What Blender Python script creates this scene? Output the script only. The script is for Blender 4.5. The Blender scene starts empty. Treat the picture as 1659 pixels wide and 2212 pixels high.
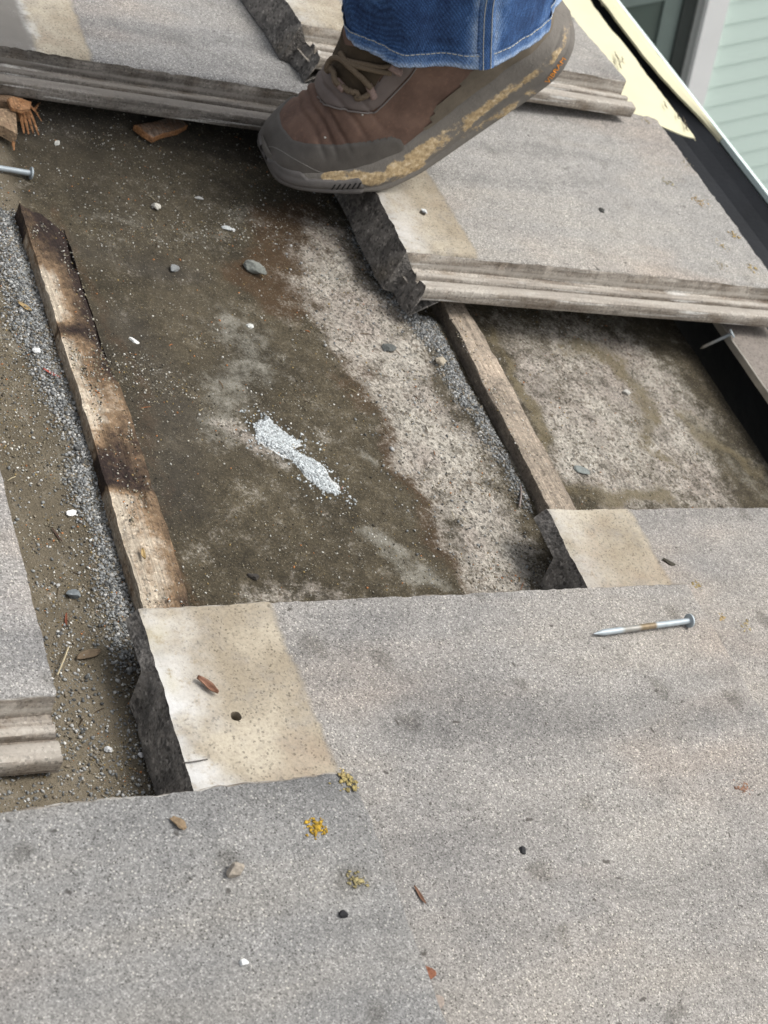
import bpy, bmesh, math, random
import numpy as np
from mathutils import Matrix, Vector

# ------------------------------------------------------------------ camera, sky, sun, exposure
SC = bpy.context.scene
COL = SC.collection
PITCH = math.radians(22.0)
# roof frame: x down the slope, y along the eave (away), z square to the tiles
M = Matrix.Translation((0, 0, 4.0)) @ Matrix.Rotation(PITCH, 4, 'Y')

F, CX, CY, CAMH = 3038.0, 829.5, 1106.0, 0.642        # focal length and centre in pixels of a 1659 x 2212 picture
d1 = np.array([-1830, -4106, F]); d1 /= np.linalg.norm(d1)
d2 = np.array([5170, -56, F]); d2 -= d1 * (d1 @ d2); d2 /= np.linalg.norm(d2)
nn = np.cross(d1, d2)
if nn[2] < 0: nn = -nn
RC = np.array([d2, d1, -nn])                          # camera axes -> roof axes
CAMP = np.array([0, 0, CAMH])

cam_d = bpy.data.cameras.new('camera')
cam = bpy.data.objects.new('camera', cam_d); COL.objects.link(cam)
R = Matrix([list(r) for r in (RC @ np.diag([1.0, -1.0, -1.0]))]).to_4x4()
cam.matrix_world = M @ Matrix.Translation(CAMP.tolist()) @ R
cam_d.sensor_fit = 'HORIZONTAL'; cam_d.sensor_width = 36; cam_d.lens = F / 1659 * 36
cam_d.clip_start = 0.02; cam_d.clip_end = 2000
cam_d.dof.use_dof = True; cam_d.dof.focus_distance = 0.93; cam_d.dof.aperture_fstop = 24
SC.camera = cam

SUN_ROOF = np.array([0.40, -0.12, 0.90])               # towards the sun, in the roof frame
sw = (M.to_3x3() @ Vector(SUN_ROOF.tolist())).normalized()
world = bpy.data.worlds.new('World'); SC.world = world; world.use_nodes = True
wn = world.node_tree
bg = wn.nodes['Background']
sky = wn.nodes.new('ShaderNodeTexSky'); sky.sky_type = 'NISHITA'; sky.sun_disc = False
sky.sun_elevation = math.asin(sw.z); sky.sun_rotation = math.atan2(sw.x, sw.y)
sky.air_density = 1.0; sky.dust_density = 4.0; sky.ozone_density = 1.0
hs = wn.nodes.new('ShaderNodeHueSaturation'); hs.inputs['Saturation'].default_value = 0.22   # thin cloud: whiter than a clear sky
wn.links.new(sky.outputs[0], hs.inputs['Color']); wn.links.new(hs.outputs[0], bg.inputs[0])
bg.inputs[1].default_value = 0.15
sl = bpy.data.lights.new('sun', 'SUN'); sl.energy = 1.3; sl.angle = math.radians(20); sl.color = (1.0, 0.96, 0.9)
so = bpy.data.objects.new('sun', sl); COL.objects.link(so)
so.rotation_euler = (-sw).to_track_quat('-Z', 'Y').to_euler(); so.location = (2, 2, 9)
SC.view_settings.view_transform = 'Standard'; SC.view_settings.look = 'None'
SC.view_settings.exposure = 0.46; SC.view_settings.gamma = 1.0

# ------------------------------------------------------------------ helpers
rng = np.random.default_rng(7)

def ray(px, py): return RC @ np.array([px - CX, py - CY, F])
def at(px, py, z=0.0):
    r = ray(px, py); return CAMP + r * ((z - CAMH) / r[2])
def aty(px, py, y):
    r = ray(px, py); return CAMP + r * (y / r[1])
DX, DZ, DS = 0.304, -0.050, -0.0722                    # the deck falls away a little from the tile plane
def deck(x): return DZ + DS * (x - DX)
def atd(px, py, up=0.0):
    r = ray(px, py)
    t = (DZ + up - DS * DX - CAMH) / (r[2] - DS * r[0])
    return CAMP + r * t

def _h(ix, iy, iz, s):
    h = (ix * 374761393 + iy * 668265263 + iz * 2147483647 + s * 974634777) & 0xFFFFFFFF
    h = ((h ^ (h >> 13)) * 1274126177) & 0xFFFFFFFF
    return ((h ^ (h >> 16)) & 0xFFFF) / 65535.0
def vnoise(p, s=0):
    p = np.asarray(p, float); i = np.floor(p).astype(np.int64); f = p - i; f = f * f * (3 - 2 * f)
    out = 0
    for a in (0, 1):
        for b in (0, 1):
            for c in (0, 1):
                w = (f[..., 0] if a else 1 - f[..., 0]) * (f[..., 1] if b else 1 - f[..., 1]) * (f[..., 2] if c else 1 - f[..., 2])
                out = out + w * _h(i[..., 0] + a, i[..., 1] + b, i[..., 2] + c, s)
    return out
def fbm(p, sc, o=4, s=0):
    p = np.asarray(p, float); v = 0; a = 0.5; t = 0
    for k in range(o):
        v = v + a * vnoise(p * sc * 2 ** k + 17.3 * k, s + k); t += a; a *= 0.5
    return v / t
def sst(e0, e1, x):
    t = np.clip((x - e0) / (e1 - e0), 0, 1); return t * t * (3 - 2 * t)

def mesh(name, verts, faces, mats=None, midx=None, smooth=False, attrs=None):
    me = bpy.data.meshes.new(name)
    verts = np.asarray(verts, float)
    me.from_pydata(verts.tolist() if len(verts) < 1 else verts, [], faces if isinstance(faces, list) else faces.tolist())
    for m in (mats or []): me.materials.append(m)
    if midx is not None: me.polygons.foreach_set('material_index', np.asarray(midx, np.int32))
    if smooth: me.polygons.foreach_set('use_smooth', np.ones(len(me.polygons), bool))
    for k, v in (attrs or {}).items():
        v = np.asarray(v, np.float32)
        if v.ndim == 1:
            a = me.attributes.new(k, 'FLOAT', 'POINT'); a.data.foreach_set('value', v)
        else:
            a = me.attributes.new(k, 'FLOAT_COLOR', 'POINT'); a.data.foreach_set('color', np.c_[v, np.ones(len(v))].astype(np.float32).ravel())
    me.update(); return me
def tag(o, label=None, cat=None, group=None, kind=None):
    if label: o['label'] = label
    if cat: o['category'] = cat
    if group: o['group'] = group
    if kind: o['kind'] = kind
    return o
def put(name, me, mat4=None, parent=None):
    o = bpy.data.objects.new(name, me); COL.objects.link(o)
    if parent is not None:
        o.parent = parent
        if mat4 is not None: o.matrix_local = mat4
    else:
        o.matrix_world = M @ mat4 if mat4 is not None else M
    return o
def T(*v): return Matrix.Translation(v[0] if len(v) == 1 else v)
def empty(name, org):
    o = put(name, None, T(tuple(map(float, org)))); o.empty_display_size = 0.02; return o
def sub(name, me_args, parent, org, **kw):
    """a part given in roof coordinates, under a thing whose base is at org"""
    v, f = me_args[0], me_args[1]
    me = mesh(name, np.asarray(v, float) - np.asarray(org, float), f, *me_args[2:], **kw)
    return put(name, me, Matrix.Identity(4), parent)

def grid_faces(nu, nv, wrap=False):
    f = []
    for i in range(nu - 1):
        for j in range(nv - (0 if wrap else 1)):
            j2 = (j + 1) % nv
            f.append((i * nv + j, (i + 1) * nv + j, (i + 1) * nv + j2, i * nv + j2))
    return f
def tube(pts, r, n=10, caps=True, flat=1.0):
    pts = np.asarray(pts, float); r = np.broadcast_to(r, (len(pts),))
    tan = np.gradient(pts, axis=0); tan /= np.linalg.norm(tan, axis=1)[:, None] + 1e-12
    ref = np.array([0.0, 0, 1]) if abs(tan[0][2]) < 0.9 else np.array([1.0, 0, 0])
    vs = []
    for p, t, q in zip(pts, tan, r):
        a = ref - t * (ref @ t); a /= np.linalg.norm(a); b = np.cross(t, a); ref = a
        for k in range(n):
            w = 2 * math.pi * k / n; vs.append(p + q * (math.cos(w) * a * flat + math.sin(w) * b))
    f = grid_faces(len(pts), n, True)
    if caps: f += [tuple(range(n))[::-1], tuple(range((len(pts) - 1) * n, len(pts) * n))]
    return np.array(vs), f
def spline(pts, n):
    pts = np.asarray(pts, float); m = len(pts)
    P = np.vstack([2 * pts[0] - pts[1], pts, 2 * pts[-1] - pts[-2]])
    u = np.linspace(0, m - 1, n); i = np.minimum(u.astype(int), m - 2); t = (u - i)[:, None]
    p0, p1, p2, p3 = P[i], P[i + 1], P[i + 2], P[i + 3]
    return 0.5 * (2 * p1 + (p2 - p0) * t + (2 * p0 - 5 * p1 + 4 * p2 - p3) * t ** 2 + (3 * p1 - p0 - 3 * p2 + p3) * t ** 3)
def merge(parts):
    vs, fs, o = [], [], 0
    for v, f in parts:
        vs.append(np.asarray(v, float)); fs += [tuple(i + o for i in q) for q in f]; o += len(v)
    return np.vstack(vs), fs
def box(x0, x1, y0, y1, z0, z1):
    v = [(x, y, z) for x in (x0, x1) for y in (y0, y1) for z in (z0, z1)]
    return np.array(v, float), [(0, 1, 3, 2), (4, 6, 7, 5), (0, 4, 5, 1), (2, 3, 7, 6), (0, 2, 6, 4), (1, 5, 7, 3)]

# ------------------------------------------------------------------ materials
class Mat:
    def __init__(s, name):
        s.m = bpy.data.materials.new(name); s.m.use_nodes = True; s.nt = s.m.node_tree
        s.b = s.nt.nodes['Principled BSDF']; s.b.inputs['Roughness'].default_value = 0.85
        s.b.inputs['Specular IOR Level'].default_value = 0.3
        s.tc = s.nt.nodes.new('ShaderNodeTexCoord').outputs['Object']
    def set(s, node, key, v):
        i = node.inputs[key]
        if isinstance(v, bpy.types.NodeSocket): s.nt.links.new(v, i)
        else:
            if i.type == 'RGBA' and not isinstance(v, (int, float)) and len(v) == 3: v = (*v, 1)
            i.default_value = v
    def n(s, t, out=0, ins=None, **kw):
        node = s.nt.nodes.new('ShaderNode' + t)
        for k, v in kw.items(): setattr(node, k, v)
        for k, v in (ins or {}).items(): s.set(node, k, v)
        return node.outputs[out]
    def vec(s, sx=1, sy=1, sz=1, off=(0, 0, 0)):
        return s.n('Mapping', 0, {'Vector': s.tc, 'Location': off, 'Scale': (sx, sy, sz)})
    def noise(s, sc, det=4, rough=0.55, v=None, dist=0.0):
        return s.n('TexNoise', 0, {'Vector': v or s.tc, 'Scale': sc, 'Detail': det, 'Roughness': rough, 'Distortion': dist})
    def vor(s, sc, out='Distance', v=None, feat='F1', dim='3D'):
        return s.n('TexVoronoi', out, {'Vector': v or s.tc, 'Scale': sc}, feature=feat, voronoi_dimensions=dim)
    def rnd(s, sc, ch=0, v=None, dim='3D'):
        c = s.vor(sc, 'Color', v, dim=dim); return s.n('SeparateColor', ch, {0: c})
    def ramp(s, fac, stops, interp='LINEAR'):
        node = s.nt.nodes.new('ShaderNodeValToRGB'); e = node.color_ramp.elements; node.color_ramp.interpolation = interp
        while len(e) < len(stops): e.new(0.5)
        for el, (p, c) in zip(e, stops):
            el.position = p; el.color = (c, c, c, 1) if isinstance(c, (int, float)) else (*c, 1)
        s.set(node, 0, fac); return node.outputs[0]
    def math(s, op, a, b=0.0, c=0.0, clamp=False):
        node = s.nt.nodes.new('ShaderNodeMath'); node.operation = op; node.use_clamp = clamp
        s.set(node, 0, a); s.set(node, 1, b); s.set(node, 2, c); return node.outputs[0]
    def step(s, x, e0, e1):
        return s.n('MapRange', 0, {'Value': x, 'From Min': e0, 'From Max': e1}, interpolation_type='SMOOTHSTEP')
    def mix(s, f, a, b, mode='MIX'):
        node = s.nt.nodes.new('ShaderNodeMix'); node.data_type = 'RGBA'; node.blend_type = mode
        s.set(node, 0, f); s.set(node, 6, a); s.set(node, 7, b); return node.outputs[2]
    def attr(s, name): return s.n('Attribute', 2, attribute_name=name)
    def acol(s, name): return s.n('Attribute', 0, attribute_name=name)
    def xyz(s, k): return s.n('SeparateXYZ', k, {0: s.tc})
    def bump(s, h, dist, strength=1.0, prev=None):
        node = s.nt.nodes.new('ShaderNodeBump'); s.set(node, 'Height', h)
        node.inputs['Distance'].default_value = dist; node.inputs['Strength'].default_value = strength
        if prev is not None: s.nt.links.new(prev, node.inputs['Normal'])
        return node.outputs[0]
    def done(s, col, normal=None, rough=None, **kw):
        s.set(s.b, 'Base Color', col)
        if normal is not None: s.set(s.b, 'Normal', normal)
        if rough is not None: s.set(s.b, 'Roughness', rough)
        for k, v in kw.items(): s.set(s.b, k, v)
        return s.m

def dots(g, c, w, wd):
    near = g.step(wd, 0.45, 0.28)
    c = g.mix(g.math('MULTIPLY', g.math('GREATER_THAN', w, 0.955), near), c, (0.5, 0.49, 0.46))
    return g.mix(g.math('MULTIPLY', g.math('MULTIPLY', g.math('LESS_THAN', w, 0.07), near), 0.75), c, (0.06, 0.057, 0.052))
def grain(g, v, lo=1.0, size=1300):
    a = g.rnd(size, 0, v); b = g.rnd(size * 0.55, 1, v); w = g.rnd(size * 0.5, 2, v); wd = g.vor(size * 0.5, 'Distance', v)
    c1 = g.ramp(a, [(0, 0.15), (0.2, 0.205), (0.5, 0.255), (0.8, 0.30), (0.94, 0.36), (1, 0.46)])
    c2 = g.ramp(b, [(0, 0.78), (0.25, 0.96), (0.8, 1.03), (1, 1.2)])
    c = g.mix(1.0, c1, c2, 'MULTIPLY')
    return dots(g, c, w, wd)
def tile_mat(name, seed, tan=None, tone=(1, 1, 1), white=0.6, left_grey=None, spots=0.7):
    g = Mat(name); off = (seed * 3.1, seed * 1.7, seed * 0.9); v = g.vec(off=off)
    base = grain(g, v)
    base = g.mix(0.25, base, g.n('RGBToBW', 0, {0: base}), 'MIX')
    big = g.noise(5, 5, 0.6, v)
    base = g.mix(1, base, g.ramp(big, [(0.3, (0.8, 0.805, 0.815)), (0.5, (1, 0.99, 0.975)), (0.7, (1.14, 1.12, 1.08))]), 'MULTIPLY')
    run = g.noise(1, 4, 0.55, g.vec(3.2, 17, 5, off))
    base = g.mix(1, base, g.ramp(run, [(0.3, (0.72, 0.725, 0.735)), (0.48, (0.98, 0.98, 0.98)), (0.62, (1.06, 1.04, 1.01))]), 'MULTIPLY')
    base = g.mix(1, base, g.ramp(g.noise(48, 5, 0.7, v), [(0.3, 0.88), (0.5, 1.0), (0.72, 1.08)]), 'MULTIPLY')
    pink = g.noise(3.3, 3, 0.5, g.vec(1.6, 3.5, 3, (seed * 5.0, 2, 1)))
    base = g.mix(g.step(pink, 0.5, 0.75), base, g.mix(1, base, (1.07, 1.0, 0.95), 'MULTIPLY'))
    base = g.mix(1, base, (0.96, 0.946, 0.92), 'MULTIPLY')
    wob = g.n('VectorMath', 0, {0: v, 1: g.n('VectorMath', 0, {0: g.n('TexNoise', 1, {'Vector': v, 'Scale': 60.0}), 1: (0.02, 0.02, 0.02)}, operation='MULTIPLY')}, operation='ADD')
    sd = g.vor(19, 'Distance', wob, dim='2D'); sr = g.rnd(19, 0, wob, '2D')
    sp = g.math('MULTIPLY', g.step(sd, g.math('MULTIPLY', sr, 0.26), g.math('MULTIPLY', sr, 0.06)), g.math('GREATER_THAN', sr, 0.62))
    base = g.mix(g.math('MULTIPLY', sp, spots), base, g.mix(1, base, (0.58, 0.57, 0.55), 'MULTIPLY'))
    sd2 = g.vor(48, 'Distance', wob, dim='2D'); sr2 = g.rnd(48, 0, wob, '2D')
    pit = g.math('MULTIPLY', g.step(sd2, 0.09, 0.03), g.math('GREATER_THAN', sr2, 0.9))
    base = g.mix(g.math('MULTIPLY', pit, 0.8), base, (0.05, 0.045, 0.04))
    base = g.mix(1, base, tone, 'MULTIPLY')
    bumpk = g.math('ADD', g.vor(900, 'Distance', v), g.math('MULTIPLY', g.noise(300, 3, 0.6, v), 1.2))
    if tan:
        x = g.xyz(0); y = g.xyz(1)
        w1 = g.math('MULTIPLY_ADD', g.noise(9, 3, 0.5, v), 0.018, g.math('MULTIPLY_ADD', g.noise(70, 5, 0.7, v), 0.010, x))
        mask = g.step(w1, tan + 0.018, tan + 0.012)
        mask = g.math('MULTIPLY', mask, g.math('MULTIPLY_ADD', g.step(g.noise(30, 5, 0.7, v), 0.5, 0.8), -0.6, 1.0))
        fine = g.noise(420, 3, 0.7, v); med = g.noise(22, 5, 0.62, v); speck = g.rnd(850, 2, v)
        tcol = g.mix(g.step(med, 0.32, 0.7), (0.275, 0.235, 0.175), (0.43, 0.385, 0.305))
        tcol = g.mix(g.step(g.noise(11, 4, 0.6, g.vec(1, 1, 1, (seed, 9, 3))), 0.52, 0.72), tcol, (0.30, 0.245, 0.185))
        tcol = g.mix(g.math('MULTIPLY', g.step(g.noise(34, 6, 0.75, g.vec(1, 1, 1, (3, seed, 8))), 0.5, 0.68), 0.55), tcol, (0.25, 0.228, 0.195))
        tcol = g.mix(1, tcol, g.ramp(fine, [(0.25, 0.72), (0.5, 1.0), (0.8, 1.15)]), 'MULTIPLY')
        tcol = g.mix(1, tcol, g.ramp(speck, [(0, 0.5), (0.08, 0.75), (0.18, 0.98), (1, 1.04)]), 'MULTIPLY')
        edge = g.math('MULTIPLY_ADD', g.noise(26, 4, 0.6, v), 0.05, x)
        wm = g.math('MULTIPLY', g.step(edge, 0.070, 0.022), white)
        wm = g.math('MULTIPLY', wm, g.step(g.noise(16, 3, 0.6, g.vec(1, 1, 1, (4, seed, 3))), 0.36, 0.58))
        wm = g.math('MULTIPLY', wm, g.step(g.noise(130, 5, 0.75, v), 0.28, 0.5))
        tcol = g.mix(wm, tcol, g.mix(fine, (0.48, 0.475, 0.46), (0.66, 0.66, 0.65)))
        yl = g.math('MULTIPLY', g.step(edge, 0.043, 0.026), g.step(g.noise(8, 2, 0.5, g.vec(1, 1, 1, (1, 3, seed))), 0.55, 0.62))
        tcol = g.mix(g.math('MULTIPLY', yl, 0.7), tcol, (0.36, 0.30, 0.13))
        if left_grey:
            lg = g.step(w1, left_grey + 0.016, left_grey + 0.008)
            tcol = g.mix(lg, tcol, g.mix(med, (0.13, 0.125, 0.115), (0.23, 0.215, 0.195)))
            ln = g.math('MULTIPLY', g.step(w1, left_grey + 0.022, left_grey + 0.014), g.step(w1, left_grey + 0.004, left_grey + 0.012))
            tcol = g.mix(g.math('MULTIPLY', g.math('MULTIPLY', ln, g.step(g.noise(45, 4, 0.7, v), 0.4, 0.62)), 0.6), tcol, (0.55, 0.55, 0.53))
        base = g.mix(mask, base, tcol)
        bumpk = g.math('ADD', g.math('MULTIPLY', bumpk, g.math('MULTIPLY_ADD', mask, -0.72, 1.0)), g.math('MULTIPLY', mask, -1.5))
    nrm = g.bump(bumpk, 0.00042, 0.7)
    return g.done(base, nrm, 0.92)
def flange_mat(name, seed, dirt=(0.20, 0.175, 0.145), pale=(0.42, 0.39, 0.345)):
    g = Mat(name); v = g.vec(off=(seed, seed * 2, 1)); z = g.xyz(2)
    st = g.noise(1, 5, 0.6, g.vec(9, 140, 140, (seed, 1, 2)))
    med = g.noise(40, 5, 0.65, v)
    c = g.mix(g.step(st, 0.3, 0.72), dirt, pale)
    c = g.mix(g.step(med, 0.42, 0.72), c, g.mix(1, c, (0.62, 0.56, 0.5), 'MULTIPLY'))
    band = g.noise(1, 3, 0.5, g.vec(11, 0.01, 300, (seed * 2, 0, 0)))
    c = g.mix(g.math('MULTIPLY', g.step(band, 0.58, 0.7), 0.75), c, (0.56, 0.55, 0.52))
    c = g.mix(1, c, g.ramp(g.rnd(700, 0, v), [(0, 0.6), (0.2, 0.9), (0.85, 1.08), (1, 1.35)]), 'MULTIPLY')
    ridge_highlight = g.math('MULTIPLY', g.step(g.math('MULTIPLY_ADD', g.math('SUBTRACT', med, 0.5), 0.006, z), -0.0150, -0.0118), g.step(z, -0.0095, -0.0115))  # bright highlight on the ridge tops put into the colour by height
    c = g.mix(g.math('MULTIPLY', ridge_highlight, 0.6), c, pale)
    nrm = g.bump(g.noise(330, 4, 0.65, v), 0.0006, 0.6)
    return g.done(c, nrm, 0.72)
def head_mat(name):
    g = Mat(name); v = g.tc
    c = g.mix(g.step(g.noise(60, 5, 0.65), 0.35, 0.7), (0.11, 0.103, 0.095), (0.27, 0.25, 0.225))
    c = g.mix(g.step(g.noise(14, 3, 0.6), 0.55, 0.75), c, (0.10, 0.085, 0.065))
    c = g.mix(1, c, g.ramp(g.rnd(420), [(0, 0.45), (0.3, 0.9), (0.9, 1.15), (1, 1.9)]), 'MULTIPLY')
    nrm = g.bump(g.math('ADD', g.vor(500), g.noise(150, 4, 0.7)), 0.001, 0.7)
    return g.done(c, nrm, 0.9)
def deck_mat():
    g = Mat('stained_felt'); v = g.tc
    n30, n90, n300 = g.noise(14, 5, 0.6), g.noise(75, 5, 0.65), g.noise(420, 3, 0.65)
    jit = g.math('ADD', g.math('ADD', g.math('MULTIPLY', g.math('SUBTRACT', n90, 0.5), 1.1), g.math('MULTIPLY', g.math('SUBTRACT', g.noise(26, 5, 0.7), 0.5), 0.9)), g.math('MULTIPLY', g.math('SUBTRACT', n300, 0.5), 0.9))
    def m(a, e0=0.38, e1=0.66, k=1.0): return g.step(g.math('MULTIPLY_ADD', jit, k, g.attr(a)), e0, e1)
    c = g.mix(g.step(n30, 0.3, 0.7), (0.040, 0.033, 0.0212), (0.074, 0.061, 0.039))
    c = g.mix(1, c, g.ramp(n90, [(0.3, 0.7), (0.5, 1.0), (0.7, 1.35)]), 'MULTIPLY')
    c = g.mix(1, c, g.ramp(g.noise(520, 3, 0.75), [(0.3, 0.5), (0.5, 1.0), (0.68, 1.7)]), 'MULTIPLY')
    c = g.mix(g.step(g.attr('dust'), 0.0, 1.0), c, g.mix(n90, (0.11, 0.09, 0.062), (0.21, 0.18, 0.13)))
    c = g.mix(g.math('MULTIPLY', m('brown', 0.2, 0.9), 0.85), c, g.mix(n90, (0.034, 0.020, 0.010), (0.092, 0.055, 0.027)))
    c = g.mix(g.math('MULTIPLY', m('grey', 0.12, 1.1, 1.4), 0.75), c, g.mix(n90, (0.17, 0.16, 0.13), (0.33, 0.32, 0.28)))
    pc = g.mix(g.step(n30, 0.35, 0.65), (0.345, 0.305, 0.265), (0.45, 0.42, 0.365))
    pc = g.mix(1, pc, g.ramp(g.rnd(430, 1), [(0, 0.25), (0.15, 0.5), (0.35, 0.85), (0.8, 1.0), (1, 1.25)]), 'MULTIPLY')
    pc = g.mix(g.step(g.noise(150, 5, 0.75), 0.52, 0.66), pc, (0.12, 0.098, 0.075))
    pc = g.mix(g.math('MULTIPLY', g.step(g.noise(1, 5, 0.65, g.vec(34, 16, 1)), 0.5, 0.72), 0.7), pc, g.mix(n90, (0.14, 0.125, 0.10), (0.27, 0.25, 0.225)))
    c = g.mix(m('pale', 0.14, 1.02, 1.55), c, pc)
    oc = g.mix(n90, (0.085, 0.068, 0.035), (0.17, 0.14, 0.085))
    c = g.mix(g.math('MULTIPLY', m('olive', 0.3, 0.85, 0.9), 0.85), c, oc)
    c = g.mix(m('white', 0.4, 0.6, 0.6), c, (0.56, 0.58, 0.58))
    c = g.mix(g.math('MULTIPLY', g.attr('damp_shade'), 0.85), c, g.mix(n90, (0.028, 0.026, 0.024), (0.075, 0.068, 0.062)))
    sp = g.rnd(760); sz = g.vor(760)
    lit = g.math('MULTIPLY', g.math('GREATER_THAN', sp, 0.86), g.step(sz, 0.5, 0.25))
    c = g.mix(g.math('MULTIPLY', lit, 0.55), c, g.mix(g.rnd(760, 1), (0.22, 0.18, 0.11), (0.36, 0.34, 0.29)))
    dk = g.math('MULTIPLY', g.math('LESS_THAN', sp, 0.14), g.step(sz, 0.5, 0.25))
    c = g.mix(g.math('MULTIPLY', dk, 0.5), c, (0.02, 0.017, 0.012))
    h = g.math('ADD', g.math('MULTIPLY', g.noise(700, 3, 0.7), 0.7), g.math('ADD', n90, g.math('MULTIPLY', lit, 0.5)))
    nrm = g.bump(h, 0.0022, 0.85)
    return g.done(c, nrm, 0.93)
def wood_mat(name, pale, mid, dark):
    g = Mat(name)
    gr = g.noise(1, 6, 0.65, g.vec(430, 14, 430)); blotch = g.noise(40, 4, 0.65)
    rot = g.math('ADD', g.attr('rot'), g.math('MULTIPLY', g.math('SUBTRACT', blotch, 0.5), 0.85))
    rot = g.math('ADD', rot, g.math('MULTIPLY', g.math('SUBTRACT', g.noise(150, 5, 0.75), 0.5), 1.0))
    rot = g.math('ADD', rot, g.math('MULTIPLY', g.math('SUBTRACT', gr, 0.5), 0.6))
    c = g.ramp(rot, [(0.02, pale), (0.36, mid), (0.62, tuple(0.45 * a + 0.4 * b for a, b in zip(dark, mid))), (0.9, dark)])
    c = g.mix(1, c, g.ramp(gr, [(0.28, 0.4), (0.5, 1.0), (0.72, 1.4)]), 'MULTIPLY')
    c = g.mix(1, c, g.ramp(g.rnd(640), [(0, 0.5), (0.15, 0.88), (0.9, 1.05), (1, 1.5)]), 'MULTIPLY')
    nrm = g.bump(g.math('ADD', gr, g.math('MULTIPLY', g.noise(300, 4, 0.75), 0.9)), 0.0022, 0.8)
    return g.done(c, nrm, 0.85)
def stone_mat(name, var=0.3):
    g = Mat(name); c = g.acol('tint')
    c = g.mix(1, c, g.ramp(g.noise(500, 3, 0.6), [(0.25, 1 - var), (0.75, 1 + var)]), 'MULTIPLY')
    return g.done(c, g.bump(g.noise(600, 3, 0.6), 0.0005, 0.6), 0.9)
def plain_mat(name, col, rough=0.7, var=0.15, sc=60, bump=0.0, bsc=300, **kw):
    g = Mat(name)
    c = g.mix(1, col, g.ramp(g.noise(sc, 4, 0.6), [(0.25, 1 - var), (0.75, 1 + var)]), 'MULTIPLY')
    nrm = g.bump(g.noise(bsc, 3, 0.6), bump, 0.7) if bump else None
    return g.done(c, nrm, rough, **kw)

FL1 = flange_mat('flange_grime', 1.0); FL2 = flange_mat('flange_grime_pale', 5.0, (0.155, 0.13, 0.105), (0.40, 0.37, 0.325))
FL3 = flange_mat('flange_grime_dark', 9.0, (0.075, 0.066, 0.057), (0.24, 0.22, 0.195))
HEAD = head_mat('dark_head_face')  # darker pitted concrete colour for the head ends
STONE = stone_mat('mixed_stone')

# ------------------------------------------------------------------ roof deck: felt with its stains and painted shade
roof = tag(empty('roof', (0.3, 0.5, deck(0.3))), 'half stripped tiled roof with dirty felt and wooden battens laid bare', kind='structure')
RO = np.array([0.3, 0.5, deck(0.3)])

def poly_sd(P, pix):
    """signed distance (m, inside positive) on the felt to a stain outline"""
    Q = np.array([atd(*q)[:2] for q in pix]); d = np.full(len(P), 1e9); ins = np.zeros(len(P), bool)
    for a, b in zip(Q, np.roll(Q, -1, 0)):
        e = b - a; w = P - a; t = np.clip((w @ e) / (e @ e), 0, 1)
        d = np.minimum(d, np.linalg.norm(w - t[:, None] * e, axis=1))
        c = (a[1] <= P[:, 1]) != (b[1] <= P[:, 1])
        with np.errstate(all='ignore'): ins ^= c & (P[:, 0] < a[0] + (P[:, 1] - a[1]) * e[0] / (e[1] if e[1] else 1e-9))
    return np.where(ins, d, -d)
def stroke(P, pix):
    Q = np.array([atd(*q)[:2] for q in pix]); d = np.full(len(P), 1e9)
    for a, b in zip(Q[:-1], Q[1:]):
        e = b - a; w = P - a; t = np.clip((w @ e) / (e @ e), 0, 1)
        d = np.minimum(d, np.linalg.norm(w - t[:, None] * e, axis=1))
    return d
def soft_poly(P, pix, s): return sst(-s, s, poly_sd(P, pix))
def soft_line(P, pix, r, s): return sst(r + s, max(r - s, 0), stroke(P, pix))

PALE = [(640, 545), (690, 700), (800, 800), (845, 900), (870, 1010), (960, 1080), (965, 1180), (1010, 1290), (1230, 1290), (1160, 1180), (1070, 1010), (985, 870), (895, 715), (810, 600), (750, 500), (690, 470)]
PALE_R = [(1075, 700), (1090, 790), (1130, 880), (1170, 960), (1240, 1060), (1290, 1110), (1600, 1110), (1560, 1000), (1480, 860), (1380, 730), (1200, 670)]
WHITE = [(538, 918), (575, 905), (600, 925), (625, 945), (655, 958), (628, 972), (660, 985), (700, 1012), (712, 1040), (738, 1066), (700, 1064), (650, 1020), (625, 990), (590, 975), (548, 950)]
GREYTRI = [(762, 1140), (830, 1160), (905, 1205), (945, 1262), (870, 1258), (820, 1190)]
LGRAV = [(0, 460), (30, 470), (80, 640), (140, 830), (215, 1050), (270, 1220), (300, 1330), (290, 1440), (245, 1440), (205, 1210), (150, 1000), (90, 820), (30, 680), (0, 600)]
RGRAV = [(770, 440), (830, 560), (900, 690), (950, 700), (1010, 830), (1090, 960), (1175, 1110), (1130, 1090), (1060, 970), (980, 840), (900, 715), (830, 620), (760, 500)]

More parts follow.
